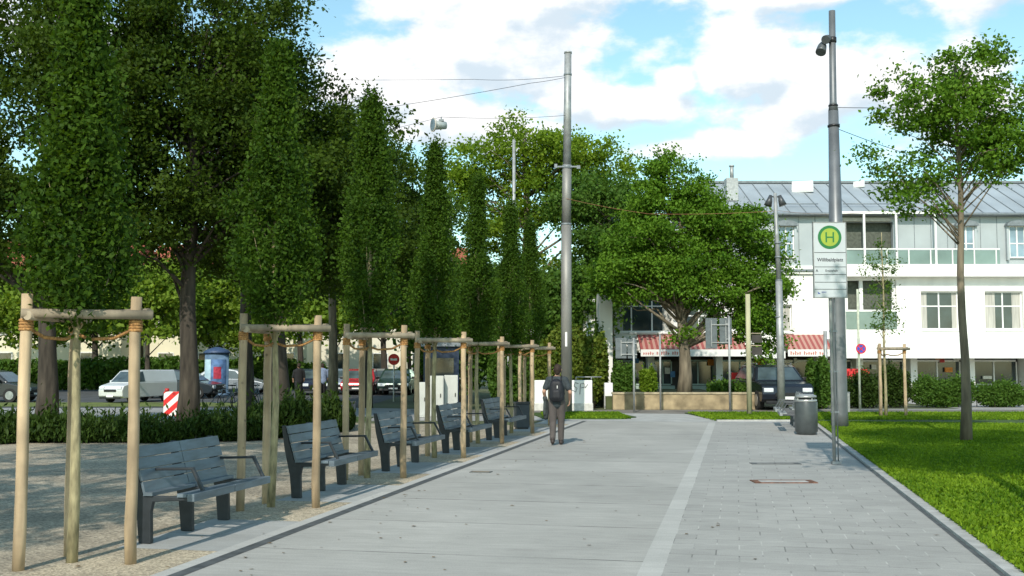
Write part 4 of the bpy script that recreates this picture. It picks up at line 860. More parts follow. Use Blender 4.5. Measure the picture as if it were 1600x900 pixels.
def signback(px, D, py_base, top, panels, lab):
    r = empty('direction_sign', (X(px, D), D, 0), 0, lab, 'sign'); x0 = X(px, D)
    b = MB(); b.tube([(0, 0, 0), (0, 0, Z(top, D))], .04, 10); b.build('post', galv, r)
    for (a, c, t, bt) in panels:
        b = MB(); b.box(((X(a, D) + X(c, D)) / 2 - x0, -.06 + .16, (Z(t, D) + Z(bt, D)) / 2), (X(c, D) - X(a, D), .02, Z(t, D) - Z(bt, D))); pn = b.build('panel', greyb, r, .004)
        b = MB(); zt, zb_ = Z(t, D), Z(bt, D); cx = (X(a, D) + X(c, D)) / 2 - x0
        for zz in (zt - .22 * (zt - zb_), zb_ + .2 * (zt - zb_)): b.bar((cx, .07, zz), (0 if abs(cx) > .1 else .12, .03, zz), .03, .035)
        b.bar((cx, .075, zt - .08), (cx, .075, zb_ + .08), .05, .03)
        b.build('bracket', galv, pn)
    return r
signback(1139, 39.6, 643, 494, [(1103, 1121, 497, 545), (1125, 1144, 497, 538)], 'thin post with two grey direction panels seen from behind, right of the oak')
signback(990, 38.9, 648, 528, [(962, 979, 528, 560), (981, 995, 530, 560)], 'thin post with two grey panels seen from behind, left of the oak')
o = MB().tube([(0, 0, 0), (0, 0, Z(522, 40.6))], .035, 8).build('thin_post', galv, None, loc=(X(1031, 40.6), 40.6, 0)); tag(o, 'bare thin post between the two posts of grey panels', 'post')
o = MB().tube([(0, 0, -.02), (0, 0, Z(516, 41))], [.075, .07], 12).build('grey_post', galv, None, loc=(X(1289, 42), 42, 0)); tag(o, 'plain grey post left of the dark mast, behind the lawn', 'post')
# no-stopping sign
r = empty('no_stopping_sign', (X(1341, 41), 41, 0), 0, 'small round blue sign with red ring on a thin pole at right', 'sign')
b = MB(); b.tube([(0, 0, 0), (0, 0, Z(452, 41))], .045, 10); b.build('post', mat('pale_green_pole', (.45, .48, .38)), r)
def disc(x, y, z, r0, th, m, name, par, n=28):
    b = MB(); b.tube([(x, y, z), (x, y - th, z)], r0, n); return b.build(name, m, par)
zc = Z(545, 41); d_ = disc(.06, -.07, zc, .19, .015, redm, 'sign_disc', r); disc(.06, -.086, zc, .145, .004, mat('sign_blue', (.03, .08, .45), .4), 'sign_face', d_)
b = MB(); b.bar((-.05, -.093, zc + .11), (.17, -.093, zc - .11), .004, .035); b.build('cross_bar', redm, d_)
b = MB(); b.bar((-.05, -.098, zc - .11), (.17, -.098, zc + .11), .004, .035); b.build('cross_bar', redm, d_)
# red hoop things by the right shop: crates of goods on a stand
r = empty('flower_stand', (X(1330, 50), 50, 0), 0, 'red display stand before the shop seen past the dark mast', 'stand')
b = MB(); b.box((0, 0, .55), (1.5, .6, 1.1)); b.build('counter', mat('stand_wood', (.25, .12, .08)), r, .02); b = MB()
for i in range(12): b.box((-.62 + (i % 6) * .25, -.1 + .3 * (i // 6), 1.25 + .1 * (i // 6)), (.19, .2, .32))
b.build('red_goods', mat('red_goods', (.55, .03, .03), .5, noise=.3, scale=10), r, .02)
for i, (px, lab) in enumerate(((1150, 'red and white cafe chair left of the wooden post'), (1180, 'red and white cafe chair right of the wooden post'))):
    D = 46; r = empty('cafe_chair', (X(px, D), D, .5 if px < 1160 else 0), random.uniform(-.4, .4), lab, 'chair', 'red cafe chairs before the shops')
    b = MB(); b.box((0, 0, .45), (.42, .42, .04)); b.build('seat', redm, r, .01)
    b = MB(); b.box((0, .2, .72), (.42, .03, .3)); b.build('backrest', redm, r, .01)
    for sx_ in (-1, 1):
        for sy_ in (-1, 1): MB().tube([(sx_ * .19, sy_ * .19, 0), (sx_ * .18, sy_ * .18, .44)], .015, 6).build('leg', whitem, r)
        MB().tube([(sx_ * .2, .2, .44), (sx_ * .21, .21, .9)], .015, 6).build('back_post', whitem, r)
# ---- the stop sign
SD = 18.95
bs = empty('stop_sign', (X(1299.5, SD), SD, .012), 0, 'white stop sign with a green H disc on a slim steel post', 'sign')
dx = X(1297, SD) - X(1299.5, SD)
def T2(b, pts, r, n=12): b.tube(pts, r, n)
b = MB(); T2(b, [(0, 0, 0), (-.015, 0, 2.9), (-.02, 0, 4.0)], .030); b.build('post', galv, bs)
b = MB(); T2(b, [(.075, .02, 0), (.06, .02, 2.9), (.055, .02, 4.0)], .012, 8); b.box((.035, .01, .03), (.16, .1, .05)); [b.box((.028, .01, z), (.13, .07, .03)) for z in (.9, 1.6, 2.3)]; b.build('cable_pipe', seamm, bs)
zt, zb_ = Z(349, SD), Z(466, SD); W = 50 / F * SD; H = zt - zb_
pm = mat('sign_panel_white', (.50, .54, .57), .35, noise=.02, scale=1)
y0 = -.055
b = MB(); b.box((dx, y0, (zt + zb_) / 2), (W, .05, H)); pan = b.build('panel', pm, bs, .008)
b = MB()
for q in (-1, 1): b.box((dx + q * (W / 2 + .006), y0, (zt + zb_) / 2), (.012, .062, H + .01))
for q in (zt, zb_): b.box((dx, y0, q + (.006 if q == zt else -.006)), (W + .024, .062, .012))
b.build('frame', galv, pan)
fy = y0 - .0262
lm = mat('sign_line_grey', (.10, .11, .12), .5)
b = MB()
for py in (396, 418.5, 430.5, 442.5, 453.5): b.box((dx, fy, Z(py, SD)), (W - .01, .003, .011))
b.build('divider', lm, pan)
gs = mat('stop_green', (.02, .17, .05), .4, noise=.03); ys = mat('stop_yellow', (.32, .42, .05), .4, noise=.03)
zc = Z(372, SD); rr = 18.5 / F * SD
g_ = disc(dx, y0 - .0253, zc, rr, .003, gs, 'green_disc', pan, 48); y_ = disc(dx, y0 - .0285, zc, rr * .76, .003, ys, 'yellow_disc', pan, 48)
def text(s, x, y, z, size, m, name, par, ax='LEFT', bold=0.0):
    cu = bpy.data.curves.new(name, 'FONT'); cu.body = s; cu.size = size; cu.align_x = ax; cu.align_y = 'CENTER'; cu.extrude = .0015; cu.offset = bold
    o = bpy.data.objects.new(name, cu); C.objects.link(o); bpy.context.view_layer.update()
    me = bpy.data.meshes.new_from_object(o.evaluated_get(bpy.context.evaluated_depsgraph_get())); bpy.data.objects.remove(o)
    me.materials.clear(); me.materials.append(m)
    o = bpy.data.objects.new(name, me); C.objects.link(o); o.parent = par; o.location = (x, y, z); o.rotation_euler = (PI / 2, 0, 0); return o
b = MB(); hh = rr * .86; b.box((dx - .062, y0 - .0335, zc), (.026, .004, hh)); b.box((dx + .062, y0 - .0335, zc), (.026, .004, hh)); b.box((dx, y0 - .0335, zc), (.098, .004, .024)); b.build('letter_h', gs, pan)
ink = mat('sign_ink', (.03, .035, .05), .5); blu = mat('sign_ink_blue', (.03, .08, .35), .5)
text('Willibaldplatz', dx, fy - .002, Z(407.5, SD), .083, ink, 'lettering', pan, 'CENTER', .001)
text('A', dx - W / 2 + .025, fy - .002, Z(424.5, SD), .06, ink, 'lettering', pan, 'LEFT', .001)
text('Ersatzhalt', dx + .02, fy - .002, Z(424.5, SD), .055, ink, 'lettering', pan, 'CENTER')
text('MVV', dx - W / 2 + .12, fy - .002, Z(458.5, SD), .042, blu, 'lettering', pan, 'LEFT')
b = MB(); zz = Z(459, SD); b.prism([(dx - W / 2 + .05, zz + .02), (dx - W / 2 + .1, zz - .02), (dx - W / 2 + .06, zz - .018)], fy - .0035, fy - .0005, lambda u, v, w: Vector((u, w, v))); b.build('emblem', blu, pan)
# ---- round litter bin
D = 26.9
r = empty('litter_bin', (X(1257, D), D, .012), 0, 'round dark grey litter bin with a bright metal hood at the lawn corner', 'bin')
b = MB(); b.lathe([(.235, 0), (.24, .05), (.27, .07), (.275, .40), (.278, .78), (.27, .80)], 32); b.build('body', binm, r)
b = MB(); b.lathe([(.272, .802), (.262, .83), (.262, .85), (.25, .86)], 32); b.lathe([(.262, .90), (.255, .95), (.17, .985), (.02, .99)], 32); [b.bar((.235 * math.cos(a), .235 * math.sin(a), .84), (.235 * math.cos(a), .235 * math.sin(a), .92), .03, .03) for a in (.3, 1.9, 3.5, 5.1)]; b.build('hood', mat('bright_bin_metal', (.38, .39, .38), .35, .5), r)
b = MB(); b.lathe([(.22, .80), (.22, .93)], 24); b.build('inner_liner', blackm, r)
def squarebin(px, D, lab, h=.92, w=.34):
    r = empty('square_bin', (X(px, D), D, .006), 0.2, lab, 'bin', 'dark square bins')
    b = MB(); b.box((0, 0, h / 2 - .02), (w, w, h - .12)); b.build('body', mat('bin_slate', (.035, .045, .055), .5), r, .015)
    b = MB(); b.box((0, 0, h - .05), (w + .03, w + .03, .06)); b.build('lid', benchd, r, .01); b = MB(); b.box((0, 0, .02), (w - .06, w - .06, .04)); b.build('foot', blackm, r)
    return r
squarebin(815, 29.3, 'dark square bin at the end of the farthest bench', .74, .36); squarebin(548, 30.3, 'dark square bin behind the third guard and second bench', .72, .30)
r = empty('cabinet', (X(1319, 36), 36, .05), 0, 'slim light grey cabinet on the lawn right of the dark mast', 'cabinet')
b = MB(); b.box((0, 0, .42), (.2, .25, .62)); b.build('housing', galv, r, .01); b = MB(); b.box((0, 0, .06), (.06, .06, .12)); b.build('foot', seamm, r); b = MB(); b.box((0, 0, .75), (.22, .27, .03)); b.build('cap', seamm, r)

# ------------------------------------------------------------------ wires and the hanging floodlight
def wire(name, pts, r, m, lab, cat='cable'):
    b = MB(); P = []
    for i in range(len(pts) - 1):
        a, c = Vector(pts[i]), Vector(pts[i + 1]); n = 14; sag = (c - a).length * .012
        for k in range(n + (i == len(pts) - 2)): f = k / n; P.append(a.lerp(c, f) - Vector((0, 0, 4 * sag * f * (1 - f))))
    b.tube(P, r * .6, 6); o = b.build(name, m); tag(o, lab, cat); return o
def W3(px, py, D): return (X(px, D), D, Z(py, D))
wire('span_wire', [(X(1309, 29.4), 29.4, 8.75), W3(1720, 150, 31)], .014, blackm, 'level dark span wire running right from the right mast')
wire('span_wire', [(X(1309, 29.4), 29.4, 8.20), W3(1500, 262, 30)], .014, blackm, 'steep dark stay wire running right and down from the right mast')
wire('span_wire', [(X(885, 38) + .08, 38, 11.95), W3(740, 118, 44), W3(-200, 80, 60)], .013, blackm, 'upper thin wire running left from the central mast top')
wire('span_wire', [(X(885, 38) + .08, 38, 11.9), W3(830, 124, 37), W3(300, 200, 34)], .013, blackm, 'lower thin wire running left from the central mast top')
wire('orange_cable', [(X(885, 38), 37.8, Z(310, 38)), W3(1015, 333, 39), W3(1219, 328, 38), W3(1400, 322, 54.6)], .011, mat('orange_sheath', (.30, .14, .07)), 'orange cable strung across the trees from the central mast')
fl = empty('hanging_floodlight', W3(683, 192, 34), 0, 'pale round floodlight hanging on a wire above the columnar trees', 'floodlight')
fm_ = mat('floodlight_grey', (.48, .50, .48), .4, .2)
b = MB(); b.tube([(.24, .1, .02), (-.02, -.02, .0), (-.12, -.08, -.0)], [.12, .14, .16], 18); b.build('housing', fm_, fl)
b = MB(); b.tube([(-.12, -.08, 0), (-.16, -.10, 0)], [.22, .23], 22); b.build('reflector_rim', mat('pale_rim', (.62, .58, .52)), fl)
b = MB(); b.tube([(-.162, -.101, 0), (-.168, -.104, 0)], [.19, .19], 22); b.build('lens', glassb, fl)
b = MB(); b.tube([(.1, 0, .1), (.1, 0, .26)], .02, 8); b.box((.1, 0, .16), (.16, .1, .06)); b.build('hanger', seamm, fl)
wire('span_wire', [W3(420, 236, 34), tuple(Vector(W3(683, 192, 34)) + Vector((.1, 0, .27))), W3(885, 176, 37.8)], .011, blackm, 'thin wire that carries the hanging floodlight')
# ------------------------------------------------------------------ vehicles
tyrem = mat('tyre_rubber', (.02, .02, .02), .85); rimm = mat('alloy_rim', (.35, .36, .37), .35, .7)
headm = mat('headlight_glass', (.70, .74, .78), .12, noise=.05, spec=.9); tailm = mat('tail_light_red', (.35, .01, .01), .25)
def carpaint(name, c): return mat(name, c, .22, .3, noise=.03, scale=1, spec=.6)
def make_car(name, loc, rz, label, paint, kind='car', group=None, W=1.8):
    """nose towards -y, origin on the ground under the nose's centre"""
    r = empty(name, loc, rz, label, 'van' if kind == 'van' else 'car', group)
    if kind == 'suv':   Lc, low = 4.6, [(0.05, .42), (0.0, .60), (.05, .88), (.25, .98), (1.15, 1.08), (4.35, 1.12), (4.55, 1.0), (4.6, .55), (4.5, .35), (.2, .30)]; gh = [(1.10, 1.07), (1.75, 1.60), (2.2, 1.68), (3.9, 1.66), (4.42, 1.10)]; wr = .36; ax_ = (.85, 3.6)
    elif kind == 'van': Lc, low = 5.0, [(0.02, .40), (0.0, .75), (.15, 1.02), (.85, 1.18), (1.0, 1.22), (5.0, 1.22), (5.0, .35), (.2, .28)]; gh = [(.86, 1.17), (1.60, 1.88), (1.95, 1.95), (4.9, 1.95), (5.0, 1.20)]; wr = .33; ax_ = (.95, 3.95)
    else:               Lc, low = 4.2, [(0.04, .36), (0.0, .52), (.06, .70), (.9, .88), (4.0, .92), (4.2, .80), (4.2, .42), (4.1, .28), (.2, .25)]; gh = [(.88, .87), (1.55, 1.36), (2.0, 1.44), (3.3, 1.42), (4.05, .90)]; wr = .31; ax_ = (.78, 3.35)
    low2 = []
    for u, v in low: low2.append((u, v))
    b = MB(); b.prism(low2, -W / 2, W / 2, lambda u, v, w: Vector((w, u, v)))
    n = len(gh); k = .80
    A = [b.bm.verts.new((-W / 2 * (1 if i in (0, n - 1) else k), u, v)) for i, (u, v) in enumerate(gh)]; B = [b.bm.verts.new((W / 2 * (1 if i in (0, n - 1) else k), u, v)) for i, (u, v) in enumerate(gh)]
    for i in range(n): b.bm.faces.new((A[i], A[(i + 1) % n], B[(i + 1) % n], B[i]))
    b.bm.faces.new(A[::-1]); b.bm.faces.new(B)
    b.build('body', paint, r, .05, segs=3)
    # windscreen, rear window
    def glass(nm, i, j, inset=.1):
        (u0, v0), (u1, v1) = gh[i], gh[j]; w0 = W / 2 * (1 if i in (0, n - 1) else k) - inset; w1 = W / 2 * (1 if j in (0, n - 1) else k) - inset
        d = Vector((0, u1 - u0, v1 - v0)); nn = Vector((0, -(v1 - v0), (u1 - u0))).normalized() * .012
        if nn.z < 0 and i == 0: nn = -nn
        a0 = Vector((0, u0, v0)) + d * .07; a1 = Vector((0, u0, v0)) + d * .95
        q = MB(); q.quad(Vector((-w0 + .02, 0, 0)) + a0 + nn, Vector((w0 - .02, 0, 0)) + a0 + nn, Vector((w1, 0, 0)) + a1 + nn, Vector((-w1, 0, 0)) + a1 + nn); o = q.build(nm, mat('car_glass', (.06, .085, .095), .06, noise=.3, scale=1.5, spec=.9), r)
        sd = o.modifiers.new('thick', 'SOLIDIFY'); sd.thickness = .006; return o
    glass('windscreen', 0, 1)
    glass('rear_window', n - 1, n - 2)
    for sx in (-1, 1):
        cut = [(gh[0][0] + .35, gh[0][1] + .05), (gh[1][0] + .1, gh[1][1] - .05), (gh[2][0], gh[2][1] - .09)]
        end = (gh[3][0] - .1, gh[3][1] - .1) if kind != 'van' else (1.95, 1.86)
        end2 = (gh[4][0] - .35, gh[4][1] + .05) if kind != 'van' else (2.0, 1.27)
        poly = cut + [end, end2]
        hz0, hz1 = gh[0][1], gh[1][1]
        b = MB(); vs = []
        for (u, v) in poly:
            f = (v - hz0) / (hz1 - hz0); vs.append(Vector((sx * (W / 2 * (1 - (1 - k) * f) + .012), u, v)))
        b.bm.faces.new([b.bm.verts.new(v) for v in (vs if sx > 0 else vs[::-1])]); o = b.build('side_window', MATS['car_glass'], r); o.modifiers.new('thick', 'SOLIDIFY').thickness = .006
        for a_ in ax_:
            b = MB(); b.tube([(sx * (W / 2 - .2), a_, wr), (sx * (W / 2 + .015), a_, wr)], wr, 24); wh = b.build('wheel', tyrem, r)
            b = MB(); b.tube([(sx * (W / 2 + .016), a_, wr), (sx * (W / 2 + .026), a_, wr)], wr * .62, 16); b.build('rim', rimm, wh)
        zl = low[2][1] - .13
        b = MB(); b.box((sx * (W / 2 - .24), .035, zl), (.36, .1, .16)); b.build('headlight', headm, r, .03)
        b = MB(); b.box((sx * (W / 2 - .12), Lc - .03, zl + .1), (.2, .08, .3)); b.build('tail_light', tailm, r, .02)
        b = MB(); b.box((sx * (W / 2 + .1), gh[0][0] + .35, gh[0][1] + .08), (.2, .1, .14)); b.build('wing_mirror', blackm if kind != 'van' else paint, r, .03)
    b = MB(); b.box((0, -.012, low[1][1] - .02), (W * .5, .04, .15)); b.build('grille', blackm, r, .01)
    b = MB(); b.box((0, -.03, low[0][1] + (.04 if kind == 'suv' else 0)), (.5, .02, .11)); b.build('number_plate', whitem, r)
    b = MB(); b.box((0, .0, .30), (W * .86, .08, .12)); b.build('bumper', blackm, r, .02)
    if kind == 'suv':
        for sx in (-1, 1): MB().tube([(sx * .66, 1.9, 1.70), (sx * .66, 2.0, 1.74), (sx * .66, 3.8, 1.72), (sx * .66, 3.9, 1.68)], .02, 6).build('roof_rail', rimm, r)
    return r
make_car('parked_suv', (X(1231, 40.2), 40.3, .02), 0.03, 'dark blue black off-road car parked nose towards the walk', carpaint('midnight_paint', (.020, .025, .035)), 'suv', W=1.92)
wv = make_car('white_van', (X(172, 48), 48.2, .016), -.38, 'white delivery van parked beyond the road at left', carpaint('white_van_paint', (.78, .79, .79)), 'van'); wv.scale = (.74, .74, .74)
cg = 'cars parked beyond the road'
for px, D, rz, lab, c in ((345, 55, 1.45, 'dark estate car parked right of the blue advertising column', (.03, .04, .05)), (497, 60, .25, 'dark navy parked car nose on, left of the red car', (.02, .03, .06)), (527, 61, .1, 'silver blue parked car left of the red car', (.28, .34, .42)),
                          (558, 60, 0.0, 'bright red parked car between the others', (.5, .03, .04)), (582, 61.5, .1, 'pale silver parked car right of the red car', (.45, .46, .46)), (615, 60, 0, 'dark green parked car at the right end of the line', (.03, .06, .05)),
                          (60, 50, 1.5, 'dark parked car near the left edge of the picture', (.04, .045, .05)), (420, 62, 1.5, 'silver grey parked car behind the bicycles', (.3, .33, .36))):
    o = make_car('parked_car', (X(px, D), D, .008), rz, lab, carpaint('paint_' + str(px), c), 'car', cg)

# ------------------------------------------------------------------ bicycles
def make_bicycle(label):
    r = empty('bicycle', (0, 0, 0), 0, label, 'bicycle', 'bicycles standing by the road')
    for x in (-.52, .52):
        b = MB(); n = 24; b.tube([(x + .33 * math.cos(2 * PI * k / n), 0, .34 + .33 * math.sin(2 * PI * k / n)) for k in range(n + 1)], .016, 6, False)
        w = b.build('wheel', tyrem, r); b = MB()
        for k in range(8): b.tube([(x, 0, .34), (x + .32 * math.cos(PI * k / 4), 0, .34 + .32 * math.sin(PI * k / 4))], .003, 4)
        b.build('spokes', rimm, w)
    b = MB(); bb, st_, hd, rr_ = (-.08, 0, .30), (-.2, 0, .80), (.36, 0, .82), (-.52, 0, .34)
    for p, q in ((bb, st_), (st_, hd), (bb, hd), (bb, rr_), (st_, rr_), (hd, (.52, 0, .34))): b.tube([p, q], .017, 6)
    b.build('frame', mat('bike_frame', (.12, .16, .2), .3, .4), r)
    b = MB(); b.tube([(.36, 0, .82), (.33, 0, 1.0)], .014, 6); b.tube([(.25, -.26, 1.02), (.34, -.1, 1.03), (.34, .1, 1.03), (.25, .26, 1.02)], .014, 6); b.build('handlebar', rimm, r)
    b = MB(); b.tube([(-.2, 0, .8), (-.22, 0, .92)], .014, 6); b.box((-.22, 0, .94), (.25, .14, .05)); b.build('saddle', blackm, r)
    return r
bk = make_bicycle('bicycle nearest the striped barrier board')
for i, (px, D, rz) in enumerate(((356, 40, .2), (372, 40.4, .9), (392, 40.2, -.4), (410, 40.6, .6))):
    lb = ('leftmost of the four bicycles, right of the maple trunk', 'bicycle second from the left, behind the second guard', 'bicycle third from the left, between two guard poles', 'rightmost of the four bicycles')[i]
    o = bk if i == 0 else copy_tree(bk, None, lb); o['label'] = lb; o.location = (X(px, D), D, .006); o.rotation_euler[2] = rz

# ------------------------------------------------------------------ street furniture on the left
# striped barrier board
D = 31
r = empty('barrier_board', (X(271, D), D, .006), 0, 'red and white diagonally striped barrier board beside the maple trunk', 'barrier')
def stripemat():
    m = bpy.data.materials.new('diagonal_red_white'); m.use_nodes = True; nt = m.node_tree; bs_ = nt.nodes['Principled BSDF']; bs_.inputs['Roughness'].default_value = .4
    tcn = nt.nodes.new('ShaderNodeTexCoord'); sp = nt.nodes.new('ShaderNodeSeparateXYZ'); nt.links.new(tcn.outputs['Object'], sp.inputs[0])
    a = nt.nodes.new('ShaderNodeMath'); a.operation = 'MULTIPLY'; a.inputs[1].default_value = .9; nt.links.new(sp.outputs[0], a.inputs[0])
    s = nt.nodes.new('ShaderNodeMath'); s.operation = 'SUBTRACT'; nt.links.new(sp.outputs[2], s.inputs[0]); nt.links.new(a.outputs[0], s.inputs[1])
    d = nt.nodes.new('ShaderNodeMath'); d.operation = 'MULTIPLY'; d.inputs[1].default_value = 2.75; nt.links.new(s.outputs[0], d.inputs[0])
    f_ = nt.nodes.new('ShaderNodeMath'); f_.operation = 'FRACT'; nt.links.new(d.outputs[0], f_.inputs[0])
    g = nt.nodes.new('ShaderNodeMath'); g.operation = 'GREATER_THAN'; g.inputs[1].default_value = .5; nt.links.new(f_.outputs[0], g.inputs[0])
    mx = nt.nodes.new('ShaderNodeMixRGB'); mx.inputs[1].default_value = (.68, .02, .02, 1); mx.inputs[2].default_value = (.8, .79, .77, 1); nt.links.new(g.outputs[0], mx.inputs[0]); nt.links.new(mx.outputs[0], bs_.inputs['Base Color'])
    return m
b = MB(); b.box((0, 0, .60), (.46, .03, .70)); b.build('striped_panel', stripemat(), r, .006)
b = MB(); b.box((0, .03, .12), (.05, .04, .36)); b.box((0, .03, .04), (.5, .35, .08)); b.build('foot', blackm, r)
b = MB(); b.tube([(-.15, .03, .95), (-.15, .03, 1.04)], .06, 12); b.build('warning_lamp', mat('warning_red', (.5, .03, .03), .3), r)
# advertising column
D = 58
r = empty('advertising_column', (X(340, D), D, .016), 0, 'round blue advertising column with a red bottle shaped poster', 'advertising column'); r.scale = (1, 1, .78)
b = MB(); b.lathe([(.72, 0), (.72, .25), (.62, .3), (.62, 2.9)], 32); b.build('drum', mat('column_blue', (.13, .21, .32), .5, noise=.35, scale=1.1), r)
b = MB(); b.lathe([(.70, 2.9), (.72, 3.0), (.5, 3.2), (.1, 3.35)], 32); b.build('cap', mat('column_cap', (.04, .07, .14), .5), r)
def curved(name, a0, a1, z0, z1, m, R=.63):
    b = MB(); n = 10; vs = [(b.bm.verts.new((R * math.sin(a0 + (a1 - a0) * k / n), -R * math.cos(a0 + (a1 - a0) * k / n), z0)), b.bm.verts.new((R * math.sin(a0 + (a1 - a0) * k / n), -R * math.cos(a0 + (a1 - a0) * k / n), z1))) for k in range(n + 1)]
    for k in range(n): b.bm.faces.new((vs[k][0], vs[k + 1][0], vs[k + 1][1], vs[k][1]))
    o = b.build(name, m, r); o.modifiers.new('thick', 'SOLIDIFY').thickness = .005; return o
curved('poster', -1.1, -.25, .4, 2.5, mat('poster_pale_blue', (.42, .58, .66), .6, noise=.1, scale=3))
curved('poster', -.22, 1.1, .4, 2.5, mat('poster_deep_blue', (.09, .17, .34), .6, noise=.3, scale=3))
curved('poster_motif', 0.0, .62, 1.2, 2.0, mat('poster_red', (.38, .03, .06), .6, noise=.3, scale=5), .640); curved('poster_motif', -.06, .66, .45, .95, mat('poster_rose', (.45, .20, .22), .6, noise=.3, scale=6), .641); curved('poster_motif', .1, .5, 2.0, 2.22, MATS['poster_deep_blue'], .642)
# pale cabinets behind the fourth guard
for x0, x1, yt, yb, D, lab in ((650, 668, 597, 664, 34, 'narrow white utility cabinet, left of the two wider pale ones'), (668, 694, 587, 662, 34.3, 'tall pale grey utility cabinet in the middle of three'), (694, 716, 586, 660, 34.8, 'pale grey utility cabinet, right end of three')):
    r = empty('utility_cabinet', ((X(x0, D) + X(x1, D)) / 2, D, 0), 0.06, lab, 'cabinet', 'pale utility cabinets behind the far guards'); w = X(x1, D) - X(x0, D) - .02; h = Z(yt, D)
    cm = mat('cabinet_grey', (.52, .53, .50), .6, noise=.06, scale=2)
    b = MB(); b.box((0, 0, .1 + (h - .1) / 2), (w, .4, h - .1)); b.build('housing', cm, r, .01); b = MB(); b.box((0, 0, .05), (w - .03, .36, .1)); b.build('plinth', mat('plinth_grey2', (.3, .3, .3)), r)
    b = MB(); b.box((0, -.203, .1 + (h - .1) / 2), (w - .06, .012, h - .2)); dd = b.build('door', cm, r, .004); b = MB(); b.box((w * .32, -.215, h * .55), (.03, .02, .12)); b.build('handle', blackm, dd)
# small dark kiosk behind
D = 40; r = empty('kiosk', (X(690, D), D, 0), .05, 'small navy kiosk with a grey flat roof behind the pale cabinets', 'kiosk')
b = MB(); b.box((0, .6, 1.2), (1.3, 1.6, 2.3)); b.build('wall', mat('kiosk_navy', (.02, .035, .07), .5), r, .02); b = MB(); b.box((0, .6, 2.53), (1.5, 1.9, .34)); b.build('roof', mat('kiosk_roof', (.22, .24, .26), .6), r, .03)
b = MB(); b.box((0, -.21, 1.6), (.9, .03, .7)); b.build('window', glassd, r)
# white board with red ring emblem
D = 44; r = empty('emblem_board', (X(812, D), D, 0), 0.0, 'white board with a red ring emblem behind the far guards', 'sign board')
zt, zb_ = Z(512, D), Z(546, D); w = X(834, D) - X(790, D)
b = MB(); b.box((0, 0, (zt + zb_) / 2), (w, .06, zt - zb_)); p = b.build('panel', whitem, r, .01)
b = MB(); [b.tube([(q, .06, 0), (q, .06, zt - .1)], .035, 8) for q in (-w / 2 + .1, w / 2 - .1)]; b.build('post', galv, r)
b = MB(); n = 28; cx, cz, R0 = -.02, (zt + zb_) / 2 - .02, .30; b.tube([(cx + R0 * .8 * math.cos(2 * PI * k / n), -.04, cz + R0 * math.sin(2 * PI * k / n)) for k in range(n + 1)], .045, 6, False); b.build('emblem_ring', redm, p)
b = MB(); b.bar((cx - .02, -.045, cz - .22), (cx + .05, -.045, cz + .24), .01, .07); b.bar((cx - .15, -.042, cz), (cx + .14, -.042, cz), .01, .05); b.build('emblem_mark', blackm, p)
# red and white sign beyond road
D = 50; r = empty('round_road_sign', (X(616, D), D, .01), 0, 'small red and white road sign on a white pole seen between guard poles', 'sign')
b = MB(); b.tube([(0, 0, 0), (0, 0, Z(556, D))], .035, 8); b.build('post', whitem, r); d_ = disc(0, -.05, Z(562, D), .26, .02, redm, 'sign_disc', r); b = MB(); b.box((0, -.075, Z(562, D)), (.3, .006, .1)); b.build('white_bar', whitem, d_)
# little pale bollard row by the road
for i, (px, D) in enumerate(((226, 43.3), (150, 43.2))):
    pass

# ------------------------------------------------------------------ the person
def fused(name, segs, m, parent, voxel=.011, smooth=3):
    """tapered, rounded segments fused into ONE continuous surface. seg: (p0, r0, p1, r1[, flat (sx, sy)])"""
    b = MB()
    for sg in segs:
        p0, r0, p1, r1 = Vector(sg[0]), sg[1], Vector(sg[2]), sg[3]; fl_ = sg[4] if len(sg) > 4 else (1, 1)
        n = 16; d = p1 - p0; L_ = max(d.length, 1e-5); d = d / L_; u = Vector((1, 0, 0)); u = (u - d * u.dot(d)); u = u.normalized() if u.length > .1 else d.orthogonal().normalized(); w = d.cross(u)
        prof = [(-r0 * math.cos(a), r0 * math.sin(a)) for a in (.15, .5, .9, 1.3)] + [(0, r0)] + [(L_, r1)] + [(L_ + r1 * math.cos(a), r1 * math.sin(a)) for a in (1.3, .9, .5, .15)]
        rings = [[b.bm.verts.new(p0 + d * q + u * (rr_ * fl_[0] * math.cos(2 * PI * k / n)) + w * (rr_ * fl_[1] * math.sin(2 * PI * k / n))) for k in range(n)] for q, rr_ in prof]
        for i in range(len(rings) - 1):
            for k in range(n): b.bm.faces.new((rings[i][k], rings[i][(k + 1) % n], rings[i + 1][(k + 1) % n], rings[i + 1][k]))
        b.bm.faces.new(rings[0][::-1]); b.bm.faces.new(rings[-1])
    bmesh.ops.recalc_face_normals(b.bm, faces=b.bm.faces)
    me = bpy.data.meshes.new(name + '_raw'); b.bm.to_mesh(me); b.bm.free(); o = bpy.data.objects.new(name, me); C.objects.link(o)
    rm = o.modifiers.new('fuse', 'REMESH'); rm.mode = 'VOXEL'; rm.voxel_size = voxel; sm = o.modifiers.new('smooth', 'SMOOTH'); sm.iterations = smooth; sm.factor = .5
    bpy.context.view_layer.update(); me2 = bpy.data.meshes.new_from_object(o.evaluated_get(bpy.context.evaluated_depsgraph_get()))
    bpy.data.objects.remove(o); me2.name = name
    me2.polygons.foreach_set('use_smooth', [True] * len(me2.polygons)); me2.materials.clear(); me2.materials.append(m)
    o = bpy.data.objects.new(name, me2); C.objects.link(o); o.parent = parent; return o
PD = 23.45
px_, py_ = X(870, PD), PD
pr = empty('person', (px_, py_, .012), -.12, 'person in dark t-shirt and grey brown trousers walking away with a black backpack', 'person')
